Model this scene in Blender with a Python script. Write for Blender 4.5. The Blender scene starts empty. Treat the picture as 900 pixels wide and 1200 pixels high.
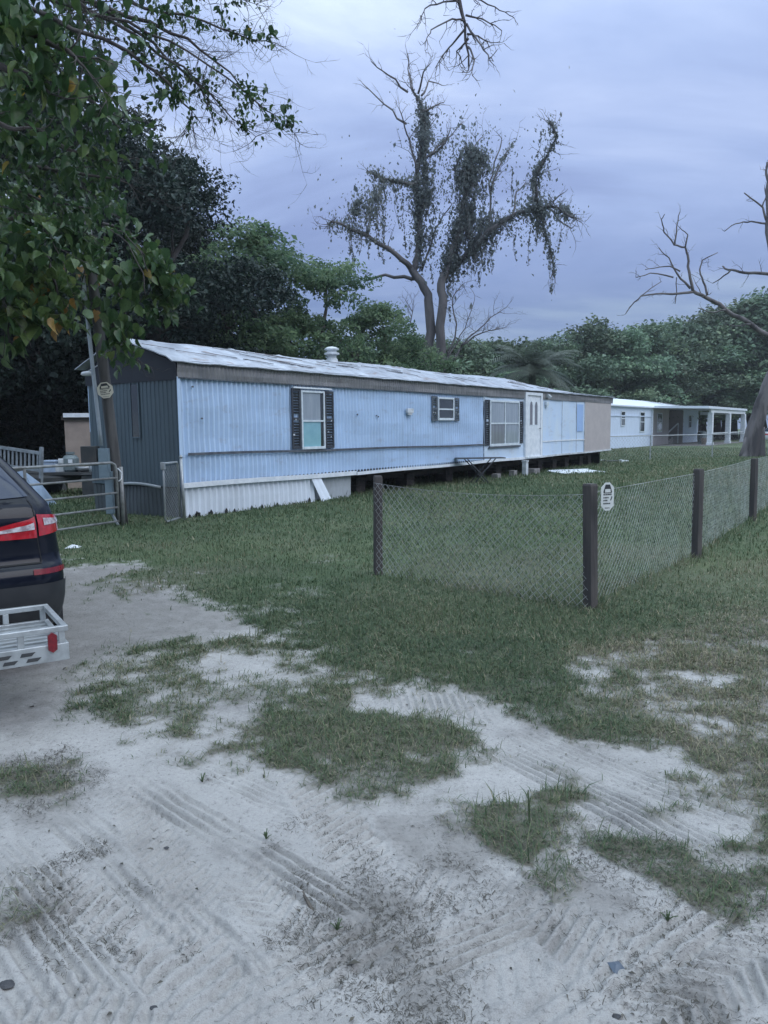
import bpy, bmesh, math, random
import numpy as np
from mathutils import Vector, Matrix
R = math.radians
rng = np.random.default_rng(7)
random.seed(7)
sc = bpy.context.scene
col = sc.collection

# ------------------------------------------------------------------ camera
TH, RHO, FPX, CAMH = R(6.142), .01182, 900.0, 1.65
_c, _s = math.cos(TH), math.sin(TH)
_F = Vector((0, _c, -_s)); _U = Vector((0, _s, _c)); _X = Vector((1, 0, 0))
cx = _X * math.cos(RHO) - _U * math.sin(RHO)
cy = _X * math.sin(RHO) + _U * math.cos(RHO)
cz = -_F
cam_d = bpy.data.cameras.new('camera'); cam = bpy.data.objects.new('camera', cam_d); col.objects.link(cam)
cam.matrix_world = Matrix(((cx.x, cy.x, cz.x, 0), (cx.y, cy.y, cz.y, 0), (cx.z, cy.z, cz.z, CAMH), (0, 0, 0, 1)))
cam_d.sensor_fit = 'VERTICAL'; cam_d.sensor_height = 24; cam_d.lens = 18.0
cam_d.clip_start = .05; cam_d.clip_end = 3000
cam_d.dof.use_dof = True; cam_d.dof.focus_distance = 14.0; cam_d.dof.aperture_fstop = 9.0
sc.camera = cam


def ray(u, v):
    xc, yc = (u - 450) / FPX, (v - 600) / FPX
    x = xc * math.cos(RHO) - yc * math.sin(RHO)
    y = xc * math.sin(RHO) + yc * math.cos(RHO)
    return Vector((x, _c - y * _s, -_s - y * _c))


def ground(u, v, z=0.0):
    r = ray(u, v); t = (z - CAMH) / r.z
    return Vector((0, 0, CAMH)) + r * t


def at(u, v, Y):
    r = ray(u, v)
    return Vector((0, 0, CAMH)) + r * (Y / r.y)


# ------------------------------------------------------------------ world, sun, exposure
SUN_DIR = Vector((.75, -.45, .75)).normalized()
w = bpy.data.worlds.new('World'); sc.world = w; w.use_nodes = True
nt = w.node_tree; nt.nodes.clear()


def N(nt, t, **kw):
    n = nt.nodes.new(t)
    for k, v in kw.items():
        if k.startswith('i_'):
            key = k[2:]
            n.inputs[int(key) if key.isdigit() else key].default_value = v
        else:
            setattr(n, k, v)
    return n


def L(nt, a, b): nt.links.new(a, b)


def ramp(nt, stops, interp='LINEAR'):
    n = nt.nodes.new('ShaderNodeValToRGB'); cr = n.color_ramp; cr.interpolation = interp
    while len(cr.elements) > 1: cr.elements.remove(cr.elements[-1])
    cr.elements[0].position = stops[0][0]; cr.elements[0].color = (*stops[0][1], 1)
    for p, c in stops[1:]:
        e = cr.elements.new(p); e.color = (*c, 1)
    return n


def M_(nt, op, a, b=None, clamp=False):
    n = nt.nodes.new('ShaderNodeMath'); n.operation = op; n.use_clamp = clamp
    for i, q in enumerate((a, b)):
        if q is None: continue
        if isinstance(q, (int, float)): n.inputs[i].default_value = q
        else: L(nt, q, n.inputs[i])
    return n.outputs[0]


def MIX(nt, fac, a, b, mode='MIX'):
    n = nt.nodes.new('ShaderNodeMix'); n.data_type = 'RGBA'; n.blend_type = mode
    for sock, q in ((n.inputs[0], fac), (n.inputs[6], a), (n.inputs[7], b)):
        if isinstance(q, (int, float)): sock.default_value = q
        elif isinstance(q, tuple): sock.default_value = (*q, 1) if len(q) == 3 else q
        else: L(nt, q, sock)
    return n.outputs[2]


sky = N(nt, 'ShaderNodeTexSky', sky_type='NISHITA', sun_disc=False)
sky.sun_elevation = math.asin(SUN_DIR.z); sky.sun_rotation = math.atan2(SUN_DIR.x, SUN_DIR.y)
tc = N(nt, 'ShaderNodeTexCoord'); sp = N(nt, 'ShaderNodeSeparateXYZ'); L(nt, tc.outputs['Generated'], sp.inputs[0])
den = M_(nt, 'ADD', M_(nt, 'MAXIMUM', sp.outputs[2], 0.0), .22)
cmb = N(nt, 'ShaderNodeCombineXYZ')
L(nt, M_(nt, 'DIVIDE', sp.outputs[0], den), cmb.inputs[0]); L(nt, M_(nt, 'DIVIDE', sp.outputs[1], den), cmb.inputs[1])
mp = N(nt, 'ShaderNodeMapping'); mp.inputs['Location'].default_value = (3.35, 1.1, 0); mp.inputs['Rotation'].default_value = (0, 0, R(25)); mp.inputs['Scale'].default_value = (.8, 1.25, 1)
L(nt, cmb.outputs[0], mp.inputs[0])
n1 = N(nt, 'ShaderNodeTexNoise', i_Scale=1.05, i_Detail=8.0, i_Roughness=.56, i_Distortion=.5); L(nt, mp.outputs[0], n1.inputs['Vector'])
cl = ramp(nt, [(.30, (.29, .375, .66)), (.42, (.385, .495, .80)), (.51, (.47, .58, .88)), (.61, (.66, .78, .99))])
L(nt, n1.outputs['Fac'], cl.inputs[0])
el = ramp(nt, [(0.0, (.50, .55, .58)), (.145, (.46, .52, .61)), (.19, (.66, .70, .77)), (.25, (.93, .945, .96)), (.36, (1.06, 1.06, 1.05)), (.46, (1.25, 1.25, 1.2)), (.62, (2.2, 2.25, 2.05)), (1, (3.45, 3.45, 2.75))])
L(nt, sp.outputs[2], el.inputs[0])
cloudc = MIX(nt, 1.0, cl.outputs[0], el.outputs[0], 'MULTIPLY')
b1 = N(nt, 'ShaderNodeBackground', i_Strength=.07); L(nt, sky.outputs[0], b1.inputs[0])
b2 = N(nt, 'ShaderNodeBackground', i_Strength=1.10); L(nt, cloudc, b2.inputs[0])
ms = N(nt, 'ShaderNodeMixShader', i_0=.93); L(nt, b1.outputs[0], ms.inputs[1]); L(nt, b2.outputs[0], ms.inputs[2])
wo = N(nt, 'ShaderNodeOutputWorld'); L(nt, ms.outputs[0], wo.inputs[0])

sd = bpy.data.lights.new('sun', 'SUN'); sd.energy = 1.0; sd.angle = R(38); sd.color = (1, .975, .95)
so = bpy.data.objects.new('sun', sd); col.objects.link(so)
so.rotation_euler = SUN_DIR.to_track_quat('Z', 'Y').to_euler(); so.location = (0, 0, 30)
sc.view_settings.view_transform = 'Standard'; sc.view_settings.look = 'None'
sc.view_settings.exposure = 0.0; sc.view_settings.gamma = 1; sc.view_settings.use_curve_mapping = False
sc.cycles.max_bounces = 6; sc.cycles.diffuse_bounces = 3; sc.cycles.glossy_bounces = 3
sc.cycles.transmission_bounces = 3; sc.cycles.transparent_max_bounces = 6
sc.cycles.use_denoising = True


# ------------------------------------------------------------------ materials
def base(name):
    m = bpy.data.materials.new(name); m.use_nodes = True; t = m.node_tree
    return m, t, t.nodes['Principled BSDF']


def mat(name, c1, c2=None, scale=5, rough=.6, bump=0, bscale=None, metallic=0, coat=0, stretch=(1, 1, 1), lo=.4, hi=.6, detail=5, spec=.5, rvar=.1):
    m, t, p = base(name)
    tc = N(t, 'ShaderNodeTexCoord'); mp = N(t, 'ShaderNodeMapping'); mp.inputs['Scale'].default_value = stretch
    L(t, tc.outputs['Object'], mp.inputs[0])
    nz = N(t, 'ShaderNodeTexNoise', i_Scale=scale, i_Detail=float(detail), i_Roughness=.6); L(t, mp.outputs[0], nz.inputs['Vector'])
    c2 = c2 or tuple(x * .8 for x in c1)
    rp = ramp(t, [(lo, c1), (hi, c2)]); L(t, nz.outputs['Fac'], rp.inputs[0]); L(t, rp.outputs[0], p.inputs['Base Color'])
    rr = M_(t, 'ADD', M_(t, 'MULTIPLY', nz.outputs['Fac'], rvar * 2), rough - rvar); L(t, rr, p.inputs['Roughness'])
    p.inputs['Metallic'].default_value = metallic; p.inputs['Coat Weight'].default_value = coat
    p.inputs['Specular IOR Level'].default_value = spec
    if bump:
        nb = N(t, 'ShaderNodeTexNoise', i_Scale=bscale or scale * 4, i_Detail=4.0); L(t, mp.outputs[0], nb.inputs['Vector'])
        b = N(t, 'ShaderNodeBump', i_Strength=bump, i_Distance=.02); L(t, nb.outputs['Fac'], b.inputs['Height']); L(t, b.outputs[0], p.inputs['Normal'])
    return m


def streaked(name, c, dirt, rust, amt=.5, rustamt=.0, sx=6.0, sz=.5, scale=1.0, rough=.5, bump=.1):
    """painted sheet metal with vertical dirt streaks, blotches and a little rust"""
    m, t, p = base(name)
    tc = N(t, 'ShaderNodeTexCoord')
    mp = N(t, 'ShaderNodeMapping'); mp.inputs['Scale'].default_value = (sx, sx, sz); L(t, tc.outputs['Object'], mp.inputs[0])
    a = N(t, 'ShaderNodeTexNoise', i_Scale=scale, i_Detail=6.0, i_Roughness=.65); L(t, mp.outputs[0], a.inputs['Vector'])
    b = N(t, 'ShaderNodeTexNoise', i_Scale=1.3, i_Detail=6.0, i_Roughness=.65); L(t, tc.outputs['Object'], b.inputs['Vector'])
    f = M_(t, 'MULTIPLY', M_(t, 'ADD', a.outputs['Fac'], b.outputs['Fac']), .5)
    r1 = ramp(t, [(.40, (0, 0, 0)), (.66, (1, 1, 1))]); L(t, f, r1.inputs[0])
    cc = MIX(t, M_(t, 'MULTIPLY', r1.outputs[0], amt), c, dirt)
    if rustamt:
        n3 = N(t, 'ShaderNodeTexNoise', i_Scale=2.2, i_Detail=8.0, i_Roughness=.7)
        mp3 = N(t, 'ShaderNodeMapping'); mp3.inputs['Scale'].default_value = (.8, 2.2, 2.2); mp3.inputs['Rotation'].default_value = (0, 0, R(30)); L(t, tc.outputs['Object'], mp3.inputs[0]); L(t, mp3.outputs[0], n3.inputs['Vector'])
        r3 = ramp(t, [(.56, (0, 0, 0)), (.68, (1, 1, 1))]); L(t, n3.outputs['Fac'], r3.inputs[0])
        cc = MIX(t, M_(t, 'MULTIPLY', r3.outputs[0], rustamt), cc, rust)
    L(t, cc, p.inputs['Base Color']); p.inputs['Roughness'].default_value = rough
    bp = N(t, 'ShaderNodeBump', i_Strength=bump, i_Distance=.02); L(t, b.outputs['Fac'], bp.inputs['Height']); L(t, bp.outputs[0], p.inputs['Normal'])
    return m


def leafmat(name, stops, trans=.3, rough=.5):
    m, t, p = base(name)
    a = N(t, 'ShaderNodeAttribute', attribute_name='tint')
    r = ramp(t, stops); L(t, a.outputs['Fac'], r.inputs[0])
    tcl = N(t, 'ShaderNodeTexCoord'); nl = N(t, 'ShaderNodeTexNoise', i_Scale=26.0, i_Detail=5.0, i_Roughness=.7); L(t, tcl.outputs['Object'], nl.inputs['Vector'])
    rl = ramp(t, [(.30, (.55, .55, .50)), (.5, (1, 1, 1)), (.72, (1.3, 1.25, 1.05))]); L(t, nl.outputs['Fac'], rl.inputs[0])
    lc = MIX(t, 1.0, r.outputs[0], rl.outputs[0], 'MULTIPLY')
    L(t, lc, p.inputs['Base Color']); p.inputs['Roughness'].default_value = rough
    p.inputs['Specular IOR Level'].default_value = .35
    tr = N(t, 'ShaderNodeBsdfTranslucent'); L(t, lc, tr.inputs[0])
    mx = N(t, 'ShaderNodeMixShader', i_0=trans); L(t, p.outputs[0], mx.inputs[1]); L(t, tr.outputs[0], mx.inputs[2])
    L(t, mx.outputs[0], t.nodes['Material Output'].inputs[0])
    return m


M = {}
M['siding'] = streaked('siding_blue', (.50, .645, .84), (.36, .45, .57), (.2, .13, .09), .6, .22)
M['siding_flat'] = streaked('siding_flat_blue', (.53, .655, .82), (.62, .70, .77), (.25, .2, .18), .85, .25, sx=2.5)
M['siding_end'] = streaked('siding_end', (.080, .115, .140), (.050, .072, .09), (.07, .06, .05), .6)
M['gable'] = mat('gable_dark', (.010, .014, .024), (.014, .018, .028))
M['fascia'] = streaked('fascia_weathered', (.13, .135, .145), (.24, .235, .235), (.10, .07, .05), 1.0, .25, sx=9, sz=.9)
M['roof'] = streaked('roof_white_metal', (.44, .475, .535), (.17, .185, .22), (.20, .13, .10), 1.0, 1.0, sx=2.6, sz=1.4, rough=.45, bump=.3)
M['skirt'] = streaked('skirt_white', (.74, .79, .86), (.5, .54, .58), (.25, .2, .15), .5, .1)
M['skirt_dull'] = streaked('skirt_dull', (.40, .43, .46), (.26, .28, .29), (.2, .15, .1), .7)
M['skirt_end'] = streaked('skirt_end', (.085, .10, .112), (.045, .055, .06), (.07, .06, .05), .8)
M['white'] = mat('white_paint', (.74, .77, .80), (.62, .66, .70), 6)
M['white_dirty'] = mat('white_dirty', (.60, .63, .66), (.42, .45, .46), 4)
M['tan'] = mat('tan_board', (.46, .415, .40), (.42, .38, .37), 2)
M['patch_blue'] = mat('patch_blue', (.34, .49, .76), (.31, .45, .70), 2)
M['black'] = mat('black_underside', (.012, .012, .014), (.02, .02, .02), 3, .9)
M['shutter'] = mat('shutter_navy', (.028, .032, .045), (.045, .05, .06), 8, .6)
M['shutter_grey'] = mat('shutter_grey', (.07, .085, .105), (.10, .115, .135), 8, .6)
M['strip'] = mat('trim_dark', (.055, .065, .085), (.11, .12, .14), 5, .6)
M['seam_dirt'] = mat('seam_dirt', (.07, .07, .085), (.20, .17, .16), 3, .8)
M['frame'] = mat('window_frame_white', (.68, .74, .78), (.56, .62, .66), 8, .45)
M['steel'] = mat('galvanised_steel', (.42, .44, .45), (.32, .34, .35), 9, .45, metallic=.6)
M['wire'] = mat('fence_wire', (.46, .47, .47), (.30, .295, .28), 3, .5, metallic=.25)
M['pipe'] = mat('gate_pipe', (.34, .35, .35), (.22, .22, .215), 6, .5, metallic=.4)
M['postwood'] = mat('post_wood', (.050, .045, .046), (.085, .075, .07), 7, .85, bump=.6, bscale=30, stretch=(1, 1, .12))
M['polewood'] = mat('pole_wood', (.115, .112, .112), (.06, .058, .058), 6, .85, bump=.6, bscale=25, stretch=(1, 1, .1))
M['bark'] = mat('bark', (.085, .075, .072), (.04, .036, .036), 3, .9, bump=1.0, bscale=9, stretch=(1, 1, .3))
M['deadbark'] = mat('dead_bark', (.085, .078, .082), (.15, .138, .14), 2.5, .9, bump=1.0, bscale=6, stretch=(1, 1, .25))
M['greybark'] = mat('grey_bark', (.155, .14, .14), (.055, .05, .053), 1.9, .9, bump=1.0, bscale=4, stretch=(1, 1, .22), lo=.42, hi=.58)
M['pier'] = mat('pier_block', (.075, .062, .058), (.045, .04, .04), 7, .9, bump=.5)
M['block'] = mat('concrete_block', (.25, .235, .23), (.17, .16, .155), 7, .9, bump=.5)
M['chassis'] = mat('rusty_chassis', (.035, .028, .026), (.06, .045, .04), 4, .9)
M['tablegrey'] = mat('table_dark', (.03, .035, .045), (.05, .055, .065), 5, .5)
M['navy'] = mat('car_paint_navy', (.004, .006, .014), (.005, .007, .015), 2, .5, coat=.45, rvar=.02, spec=.05)
M['plastic'] = mat('black_plastic', (.022, .024, .028), (.03, .032, .036), 8, .6)
M['glass_dark'] = mat('tinted_glass', (.022, .032, .060), (.026, .036, .066), 2, .06, rvar=.02, spec=.45)
M['red'] = mat('red_lens', (.45, .012, .022), (.33, .008, .016), 30, .15, coat=1.0, rvar=.03)
M['clear'] = mat('clear_lens', (.62, .58, .60), (.30, .24, .26), 22, .15, coat=1.0, rvar=.03)
M['reflector'] = mat('red_reflector', (.20, .012, .022), (.14, .010, .018), 40, .3)
M['alu'] = mat('aluminium', (.50, .53, .54), (.36, .38, .39), 9, .42, metallic=.55)
M['tyre'] = mat('tyre_rubber', (.02, .02, .021), (.03, .03, .03), 9, .9)
M['rim'] = mat('wheel_rim', (.35, .36, .38), (.3, .3, .32), 9, .3, metallic=.9)
M['signw'] = mat('sign_white', (.66, .68, .66), (.60, .62, .60), 8, .5)
M['signk'] = mat('sign_black', (.02, .025, .028), (.03, .035, .04), 8, .5)
M['signy'] = mat('sign_cream', (.66, .63, .52), (.60, .57, .48), 8, .5)
M['boxblue'] = mat('meter_box_paint', (.20, .27, .32), (.16, .22, .26), 5, .5)
M['conduit'] = mat('conduit', (.40, .45, .50), (.32, .37, .42), 5, .5)
M['shedtan'] = mat('shed_tan', (.34, .275, .23), (.27, .22, .19), 2, .8)
M['sheddark'] = mat('shed_dark', (.07, .058, .05), (.05, .042, .036), 2, .8)
M['tank'] = mat('tank_dull', (.16, .20, .21), (.11, .14, .15), 4, .5)
M['bluewhite'] = mat('tub_blue', (.38, .47, .60), (.30, .38, .5), 5, .5)
M['rail'] = mat('old_white_rail', (.26, .29, .32), (.18, .20, .22), 5, .7)
M['junk'] = mat('junk_dark', (.035, .04, .045), (.06, .06, .06), 5, .8)
M['nb_wall'] = streaked('neighbour_wall', (.62, .71, .84), (.52, .60, .70), (.3, .25, .2), .5, .0, sx=3)
M['nb_tan_shade'] = mat('neighbour_tan_shade', (.40, .36, .36), (.36, .33, .33), 2)  # porch shade on the front wall put into this darker tan
M['nb_roof'] = streaked('neighbour_roof', (.72, .77, .84), (.60, .64, .70), (.3, .25, .2), .5, .0, sx=1, sz=1)
M['pane_curtain'] = mat('pane_curtain', (.30, .34, .38), (.24, .28, .32), 2.5, .1, coat=.7, stretch=(3, 3, .4), rvar=.02)
M['pane_teal'] = mat('pane_teal', (.25, .46, .52), (.20, .40, .47), 2, .1, coat=.7, rvar=.02)
M['pane_grey'] = mat('pane_grey', (.21, .225, .245), (.16, .17, .19), 2, .12, coat=.5, stretch=(4, 4, .3), rvar=.02)
M['pane_dark'] = mat('pane_dark', (.012, .016, .02), (.025, .03, .035), 2, .08, coat=.7, rvar=.02)
M['pane_door'] = mat('pane_door', (.16, .15, .16), (.12, .12, .13), 2, .1, coat=.5, rvar=.02)
M['stick'] = mat('stick_wood', (.06, .05, .045), (.1, .085, .07), 20, .9)
M['stone'] = mat('stone_dark', (.035, .036, .04), (.07, .07, .075), 20, .9, bump=.4)
M['bluescrap'] = mat('blue_scrap', (.09, .115, .15), (.06, .08, .11), 20, .5)
M['whitecar'] = mat('white_car', (.55, .58, .60), (.5, .53, .55), 2, .25, coat=.8)
M['leaf_near'] = leafmat('leaf_near', [(0, (.022, .052, .022)), (.4, (.048, .100, .036)), (.8, (.105, .160, .052)), (.955, (.15, .19, .065)), (.97, (.26, .20, .04)), (1, (.30, .17, .05))], .35, .30)
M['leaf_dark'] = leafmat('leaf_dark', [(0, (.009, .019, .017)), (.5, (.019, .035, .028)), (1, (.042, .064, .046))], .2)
M['leaf_mid'] = leafmat('leaf_mid', [(0, (.055, .11, .066)), (.5, (.13, .205, .115)), (1, (.24, .32, .17))], .5)
M['leaf_far'] = leafmat('leaf_far', [(0, (.064, .108, .070)), (.5, (.115, .175, .105)), (1, (.20, .26, .145))], .25)
M['leaf_vine_glare'] = leafmat('leaf_vine_glare', [(0, (.12, .145, .155)), (.6, (.19, .215, .215)), (1, (.27, .28, .26))], .5)  # greys lifted so the leaf colour carries glare from the sky behind
M['palm'] = leafmat('palm_frond', [(0, (.06, .085, .068)), (1, (.13, .155, .12))], .3)
M['grass'] = leafmat('grass_blade', [(0, (.036, .068, .034)), (.35, (.080, .128, .064)), (.66, (.145, .168, .092)), (.82, (.215, .20, .13)), (1, (.32, .285, .205))], .3, .6)
M['dry'] = leafmat('dry_grass', [(0, (.055, .052, .045)), (.5, (.11, .10, .085)), (1, (.20, .185, .16))], .15, .8)

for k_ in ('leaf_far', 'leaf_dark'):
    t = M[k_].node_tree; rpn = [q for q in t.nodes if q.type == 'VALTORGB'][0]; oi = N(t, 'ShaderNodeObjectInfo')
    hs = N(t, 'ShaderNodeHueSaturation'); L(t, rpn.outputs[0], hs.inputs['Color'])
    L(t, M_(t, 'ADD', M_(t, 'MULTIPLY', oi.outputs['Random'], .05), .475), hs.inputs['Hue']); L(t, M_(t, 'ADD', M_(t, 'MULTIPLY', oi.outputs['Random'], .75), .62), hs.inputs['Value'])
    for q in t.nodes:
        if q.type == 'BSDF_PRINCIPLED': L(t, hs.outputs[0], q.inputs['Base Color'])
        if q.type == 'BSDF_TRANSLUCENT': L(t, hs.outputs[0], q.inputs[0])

# sand and turf in one sheet
m, t, p = base('sand_and_turf'); M['ground'] = m
tcn = N(t, 'ShaderNodeTexCoord'); O = tcn.outputs['Object']
at_t = N(t, 'ShaderNodeAttribute', attribute_name='turf'); at_d = N(t, 'ShaderNodeAttribute', attribute_name='dry')
na = N(t, 'ShaderNodeTexNoise', i_Scale=1.6, i_Detail=8.0, i_Roughness=.65); L(t, O, na.inputs['Vector'])
nb = N(t, 'ShaderNodeTexNoise', i_Scale=42.0, i_Detail=6.0, i_Roughness=.75); L(t, O, nb.inputs['Vector'])
nc = N(t, 'ShaderNodeTexNoise', i_Scale=.35, i_Detail=6.0, i_Roughness=.6); L(t, O, nc.inputs['Vector'])
nd = N(t, 'ShaderNodeTexNoise', i_Scale=260.0, i_Detail=3.0); L(t, O, nd.inputs['Vector'])
s1 = ramp(t, [(.28, (.25, .238, .228)), (.44, (.40, .385, .368)), (.70, (.49, .472, .452))]); L(t, na.outputs['Fac'], s1.inputs[0])
s2 = ramp(t, [(.30, (.45, .45, .46)), (.44, (.95, .95, .95)), (.75, (1.08, 1.08, 1.08))]); L(t, nb.outputs['Fac'], s2.inputs[0])
sand = MIX(t, 1.0, s1.outputs[0], s2.outputs[0], 'MULTIPLY')
s3 = ramp(t, [(.25, (.78, .78, .78)), (.6, (1.05, 1.05, 1.05))]); L(t, nd.outputs['Fac'], s3.inputs[0])
sand = MIX(t, 1.0, sand, s3.outputs[0], 'MULTIPLY')
at_s = N(t, 'ShaderNodeAttribute', attribute_name='soil')
sand = MIX(t, M_(t, 'MULTIPLY', at_s.outputs['Fac'], .85, True), sand, MIX(t, 1.0, (.225, .213, .200), s2.outputs[0], 'MULTIPLY'))
g1 = ramp(t, [(.3, (.062, .092, .050)), (.5, (.100, .134, .072)), (.7, (.138, .160, .088))]); L(t, nc.outputs['Fac'], g1.inputs[0])
g2 = ramp(t, [(.3, (.62, .62, .60)), (.6, (1.1, 1.1, 1.1))]); L(t, nb.outputs['Fac'], g2.inputs[0])
turfc = MIX(t, 1.0, g1.outputs[0], g2.outputs[0], 'MULTIPLY')
turfc = MIX(t, at_d.outputs['Fac'], turfc, (.150, .136, .112))
fac = M_(t, 'ADD', at_t.outputs['Fac'], M_(t, 'MULTIPLY', M_(t, 'SUBTRACT', nb.outputs['Fac'], .5), 1.1))
rf = ramp(t, [(.18, (0, 0, 0)), (.80, (1, 1, 1))]); L(t, fac, rf.inputs[0])
L(t, MIX(t, rf.outputs[0], sand, turfc), p.inputs['Base Color']); p.inputs['Roughness'].default_value = .95
p.inputs['Specular IOR Level'].default_value = .15
bsum = M_(t, 'ADD', M_(t, 'MULTIPLY', nb.outputs['Fac'], .8), M_(t, 'MULTIPLY', nd.outputs['Fac'], .25))
bp = N(t, 'ShaderNodeBump', i_Strength=.9, i_Distance=.018); L(t, bsum, bp.inputs['Height']); L(t, bp.outputs[0], p.inputs['Normal'])


# ------------------------------------------------------------------ mesh helpers
class MB:
    def __init__(s): s.v = []; s.f = []; s.mi = []; s.cur = 0

    def add(s, vs, fs):
        o = len(s.v); s.v += [tuple(v) for v in vs]
        for f in fs: s.f.append([i + o for i in f]); s.mi.append(s.cur)
        return s

    def box(s, c, d, rot=None):
        hx, hy, hz = d[0] / 2, d[1] / 2, d[2] / 2
        P = [Vector((x, y, z)) for z in (-hz, hz) for y in (-hy, hy) for x in (-hx, hx)]
        if rot is not None: P = [rot @ q for q in P]
        c = Vector(c)
        return s.add([q + c for q in P], [(0, 2, 3, 1), (4, 5, 7, 6), (0, 1, 5, 4), (2, 6, 7, 3), (0, 4, 6, 2), (1, 3, 7, 5)])

    def span(s, a, b):
        a, b = Vector(a), Vector(b)
        return s.box((a + b) / 2, [abs(b[i] - a[i]) for i in range(3)])

    def bar(s, a, b, wd, h=None, up=Vector((0, 0, 1))):
        a, b = Vector(a), Vector(b); d = (b - a); ln = d.length; d.normalize()
        x = d.cross(up)
        if x.length < 1e-4: x = d.cross(Vector((0, 1, 0)))
        x.normalize(); y = x.cross(d)
        rot = Matrix((x, d, y)).transposed()
        return s.box((a + b) / 2, (wd, ln, h or wd), rot)

    def tube(s, path, rad, n=8, cap=True):
        path = [Vector(q) for q in path]; k = len(path)
        if isinstance(rad, (int, float)): rad = [rad] * k
        o = len(s.v); prev = None
        for i, q in enumerate(path):
            d = (path[min(i + 1, k - 1)] - path[max(i - 1, 0)])
            if d.length < 1e-9: d = Vector((0, 0, 1))
            d.normalize()
            if prev is None:
                x = d.orthogonal().normalized()
            else:
                x = prev - d * prev.dot(d)
                x = x.normalized() if x.length > 1e-6 else d.orthogonal().normalized()
            prev = x; y = d.cross(x)
            for j in range(n):
                a = 2 * math.pi * j / n
                s.v.append(tuple(q + (x * math.cos(a) + y * math.sin(a)) * rad[i]))
        for i in range(k - 1):
            for j in range(n):
                a, b = o + i * n + j, o + i * n + (j + 1) % n
                s.f.append([a, b, b + n, a + n]); s.mi.append(s.cur)
        if cap and n > 2:
            s.f.append([o + j for j in range(n)][::-1]); s.mi.append(s.cur)
            s.f.append([o + (k - 1) * n + j for j in range(n)]); s.mi.append(s.cur)
        return s

    def lathe(s, c, prof, n=20):
        c = Vector(c); o = len(s.v)
        for r, z in prof:
            for j in range(n):
                a = 2 * math.pi * j / n
                s.v.append((c.x + r * math.cos(a), c.y + r * math.sin(a), c.z + z))
        for i in range(len(prof) - 1):
            for j in range(n):
                a, b = o + i * n + j, o + i * n + (j + 1) % n
                s.f.append([a, b, b + n, a + n]); s.mi.append(s.cur)
        s.f.append([o + j for j in range(n)][::-1]); s.mi.append(s.cur)
        s.f.append([o + (len(prof) - 1) * n + j for j in range(n)]); s.mi.append(s.cur)
        return s

    def grid(s, rows):
        o = len(s.v); n = len(rows[0])
        for r in rows: s.v += [tuple(q) for q in r]
        for i in range(len(rows) - 1):
            for j in range(n - 1):
                a = o + i * n + j
                s.f.append([a, a + 1, a + n + 1, a + n]); s.mi.append(s.cur)
        return s

    def prism(s, poly, ax, lo, hi):
        """poly in the two axes other than ax"""
        def mk(a, b, h):
            return {'x': (h, a, b), 'y': (a, h, b), 'z': (a, b, h)}[ax]
        n = len(poly)
        vs = [mk(a, b, lo) for a, b in poly] + [mk(a, b, hi) for a, b in poly]
        return s.add(vs, [list(range(n))[::-1], list(range(n, 2 * n))] + [[i, (i + 1) % n, (i + 1) % n + n, i + n] for i in range(n)])

    def build(s, name, m, parent=None, smooth=False, bevel=0, loc=None):
        me = bpy.data.meshes.new(name); me.from_pydata(s.v, [], s.f)
        ms = m if isinstance(m, (list, tuple)) else [m]
        for q in ms: me.materials.append(M[q] if isinstance(q, str) else q)
        if len(ms) > 1: me.polygons.foreach_set('material_index', s.mi)
        me.update()
        bm = bmesh.new(); bm.from_mesh(me); bmesh.ops.recalc_face_normals(bm, faces=bm.faces); bm.to_mesh(me); bm.free()
        if smooth: me.polygons.foreach_set('use_smooth', [True] * len(me.polygons))
        o = bpy.data.objects.new(name, me); col.objects.link(o)
        if parent is not None: o.parent = parent
        if loc is not None: o.location = loc
        if bevel:
            b = o.modifiers.new('Bevel', 'BEVEL'); b.width = bevel; b.segments = 2; b.limit_method = 'ANGLE'; b.angle_limit = R(40)
        return o


def tag(o, label=None, cat=None, group=None, kind=None):
    for k, v in (('label', label), ('category', cat), ('group', group), ('kind', kind)):
        if v: o[k] = v
    return o


def empty(name, loc, rz, label, cat, group=None):
    o = bpy.data.objects.new(name, None); col.objects.link(o); o.location = loc; o.rotation_euler = (0, 0, rz); o.empty_display_size = .2
    return tag(o, label, cat, group)


def np_obj(name, V, Q, m, parent=None, attrs=None, smooth=False):
    me = bpy.data.meshes.new(name); V = np.asarray(V, np.float32); Q = np.asarray(Q, np.int32)
    me.vertices.add(len(V)); me.vertices.foreach_set('co', V.ravel())
    me.loops.add(Q.size); me.loops.foreach_set('vertex_index', Q.ravel())
    me.polygons.add(len(Q)); me.polygons.foreach_set('loop_start', np.arange(0, Q.size, Q.shape[1], dtype=np.int32))
    me.polygons.foreach_set('loop_total', np.full(len(Q), Q.shape[1], np.int32))
    if smooth: me.polygons.foreach_set('use_smooth', np.ones(len(Q), bool))
    for k, a in (attrs or {}).items():
        at_ = me.attributes.new(k, 'FLOAT', 'POINT'); at_.data.foreach_set('value', np.asarray(a, np.float32))
    me.update(calc_edges=True)
    me.materials.append(M[m] if isinstance(m, str) else m)
    o = bpy.data.objects.new(name, me); col.objects.link(o)
    if parent is not None: o.parent = parent
    return o


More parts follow.
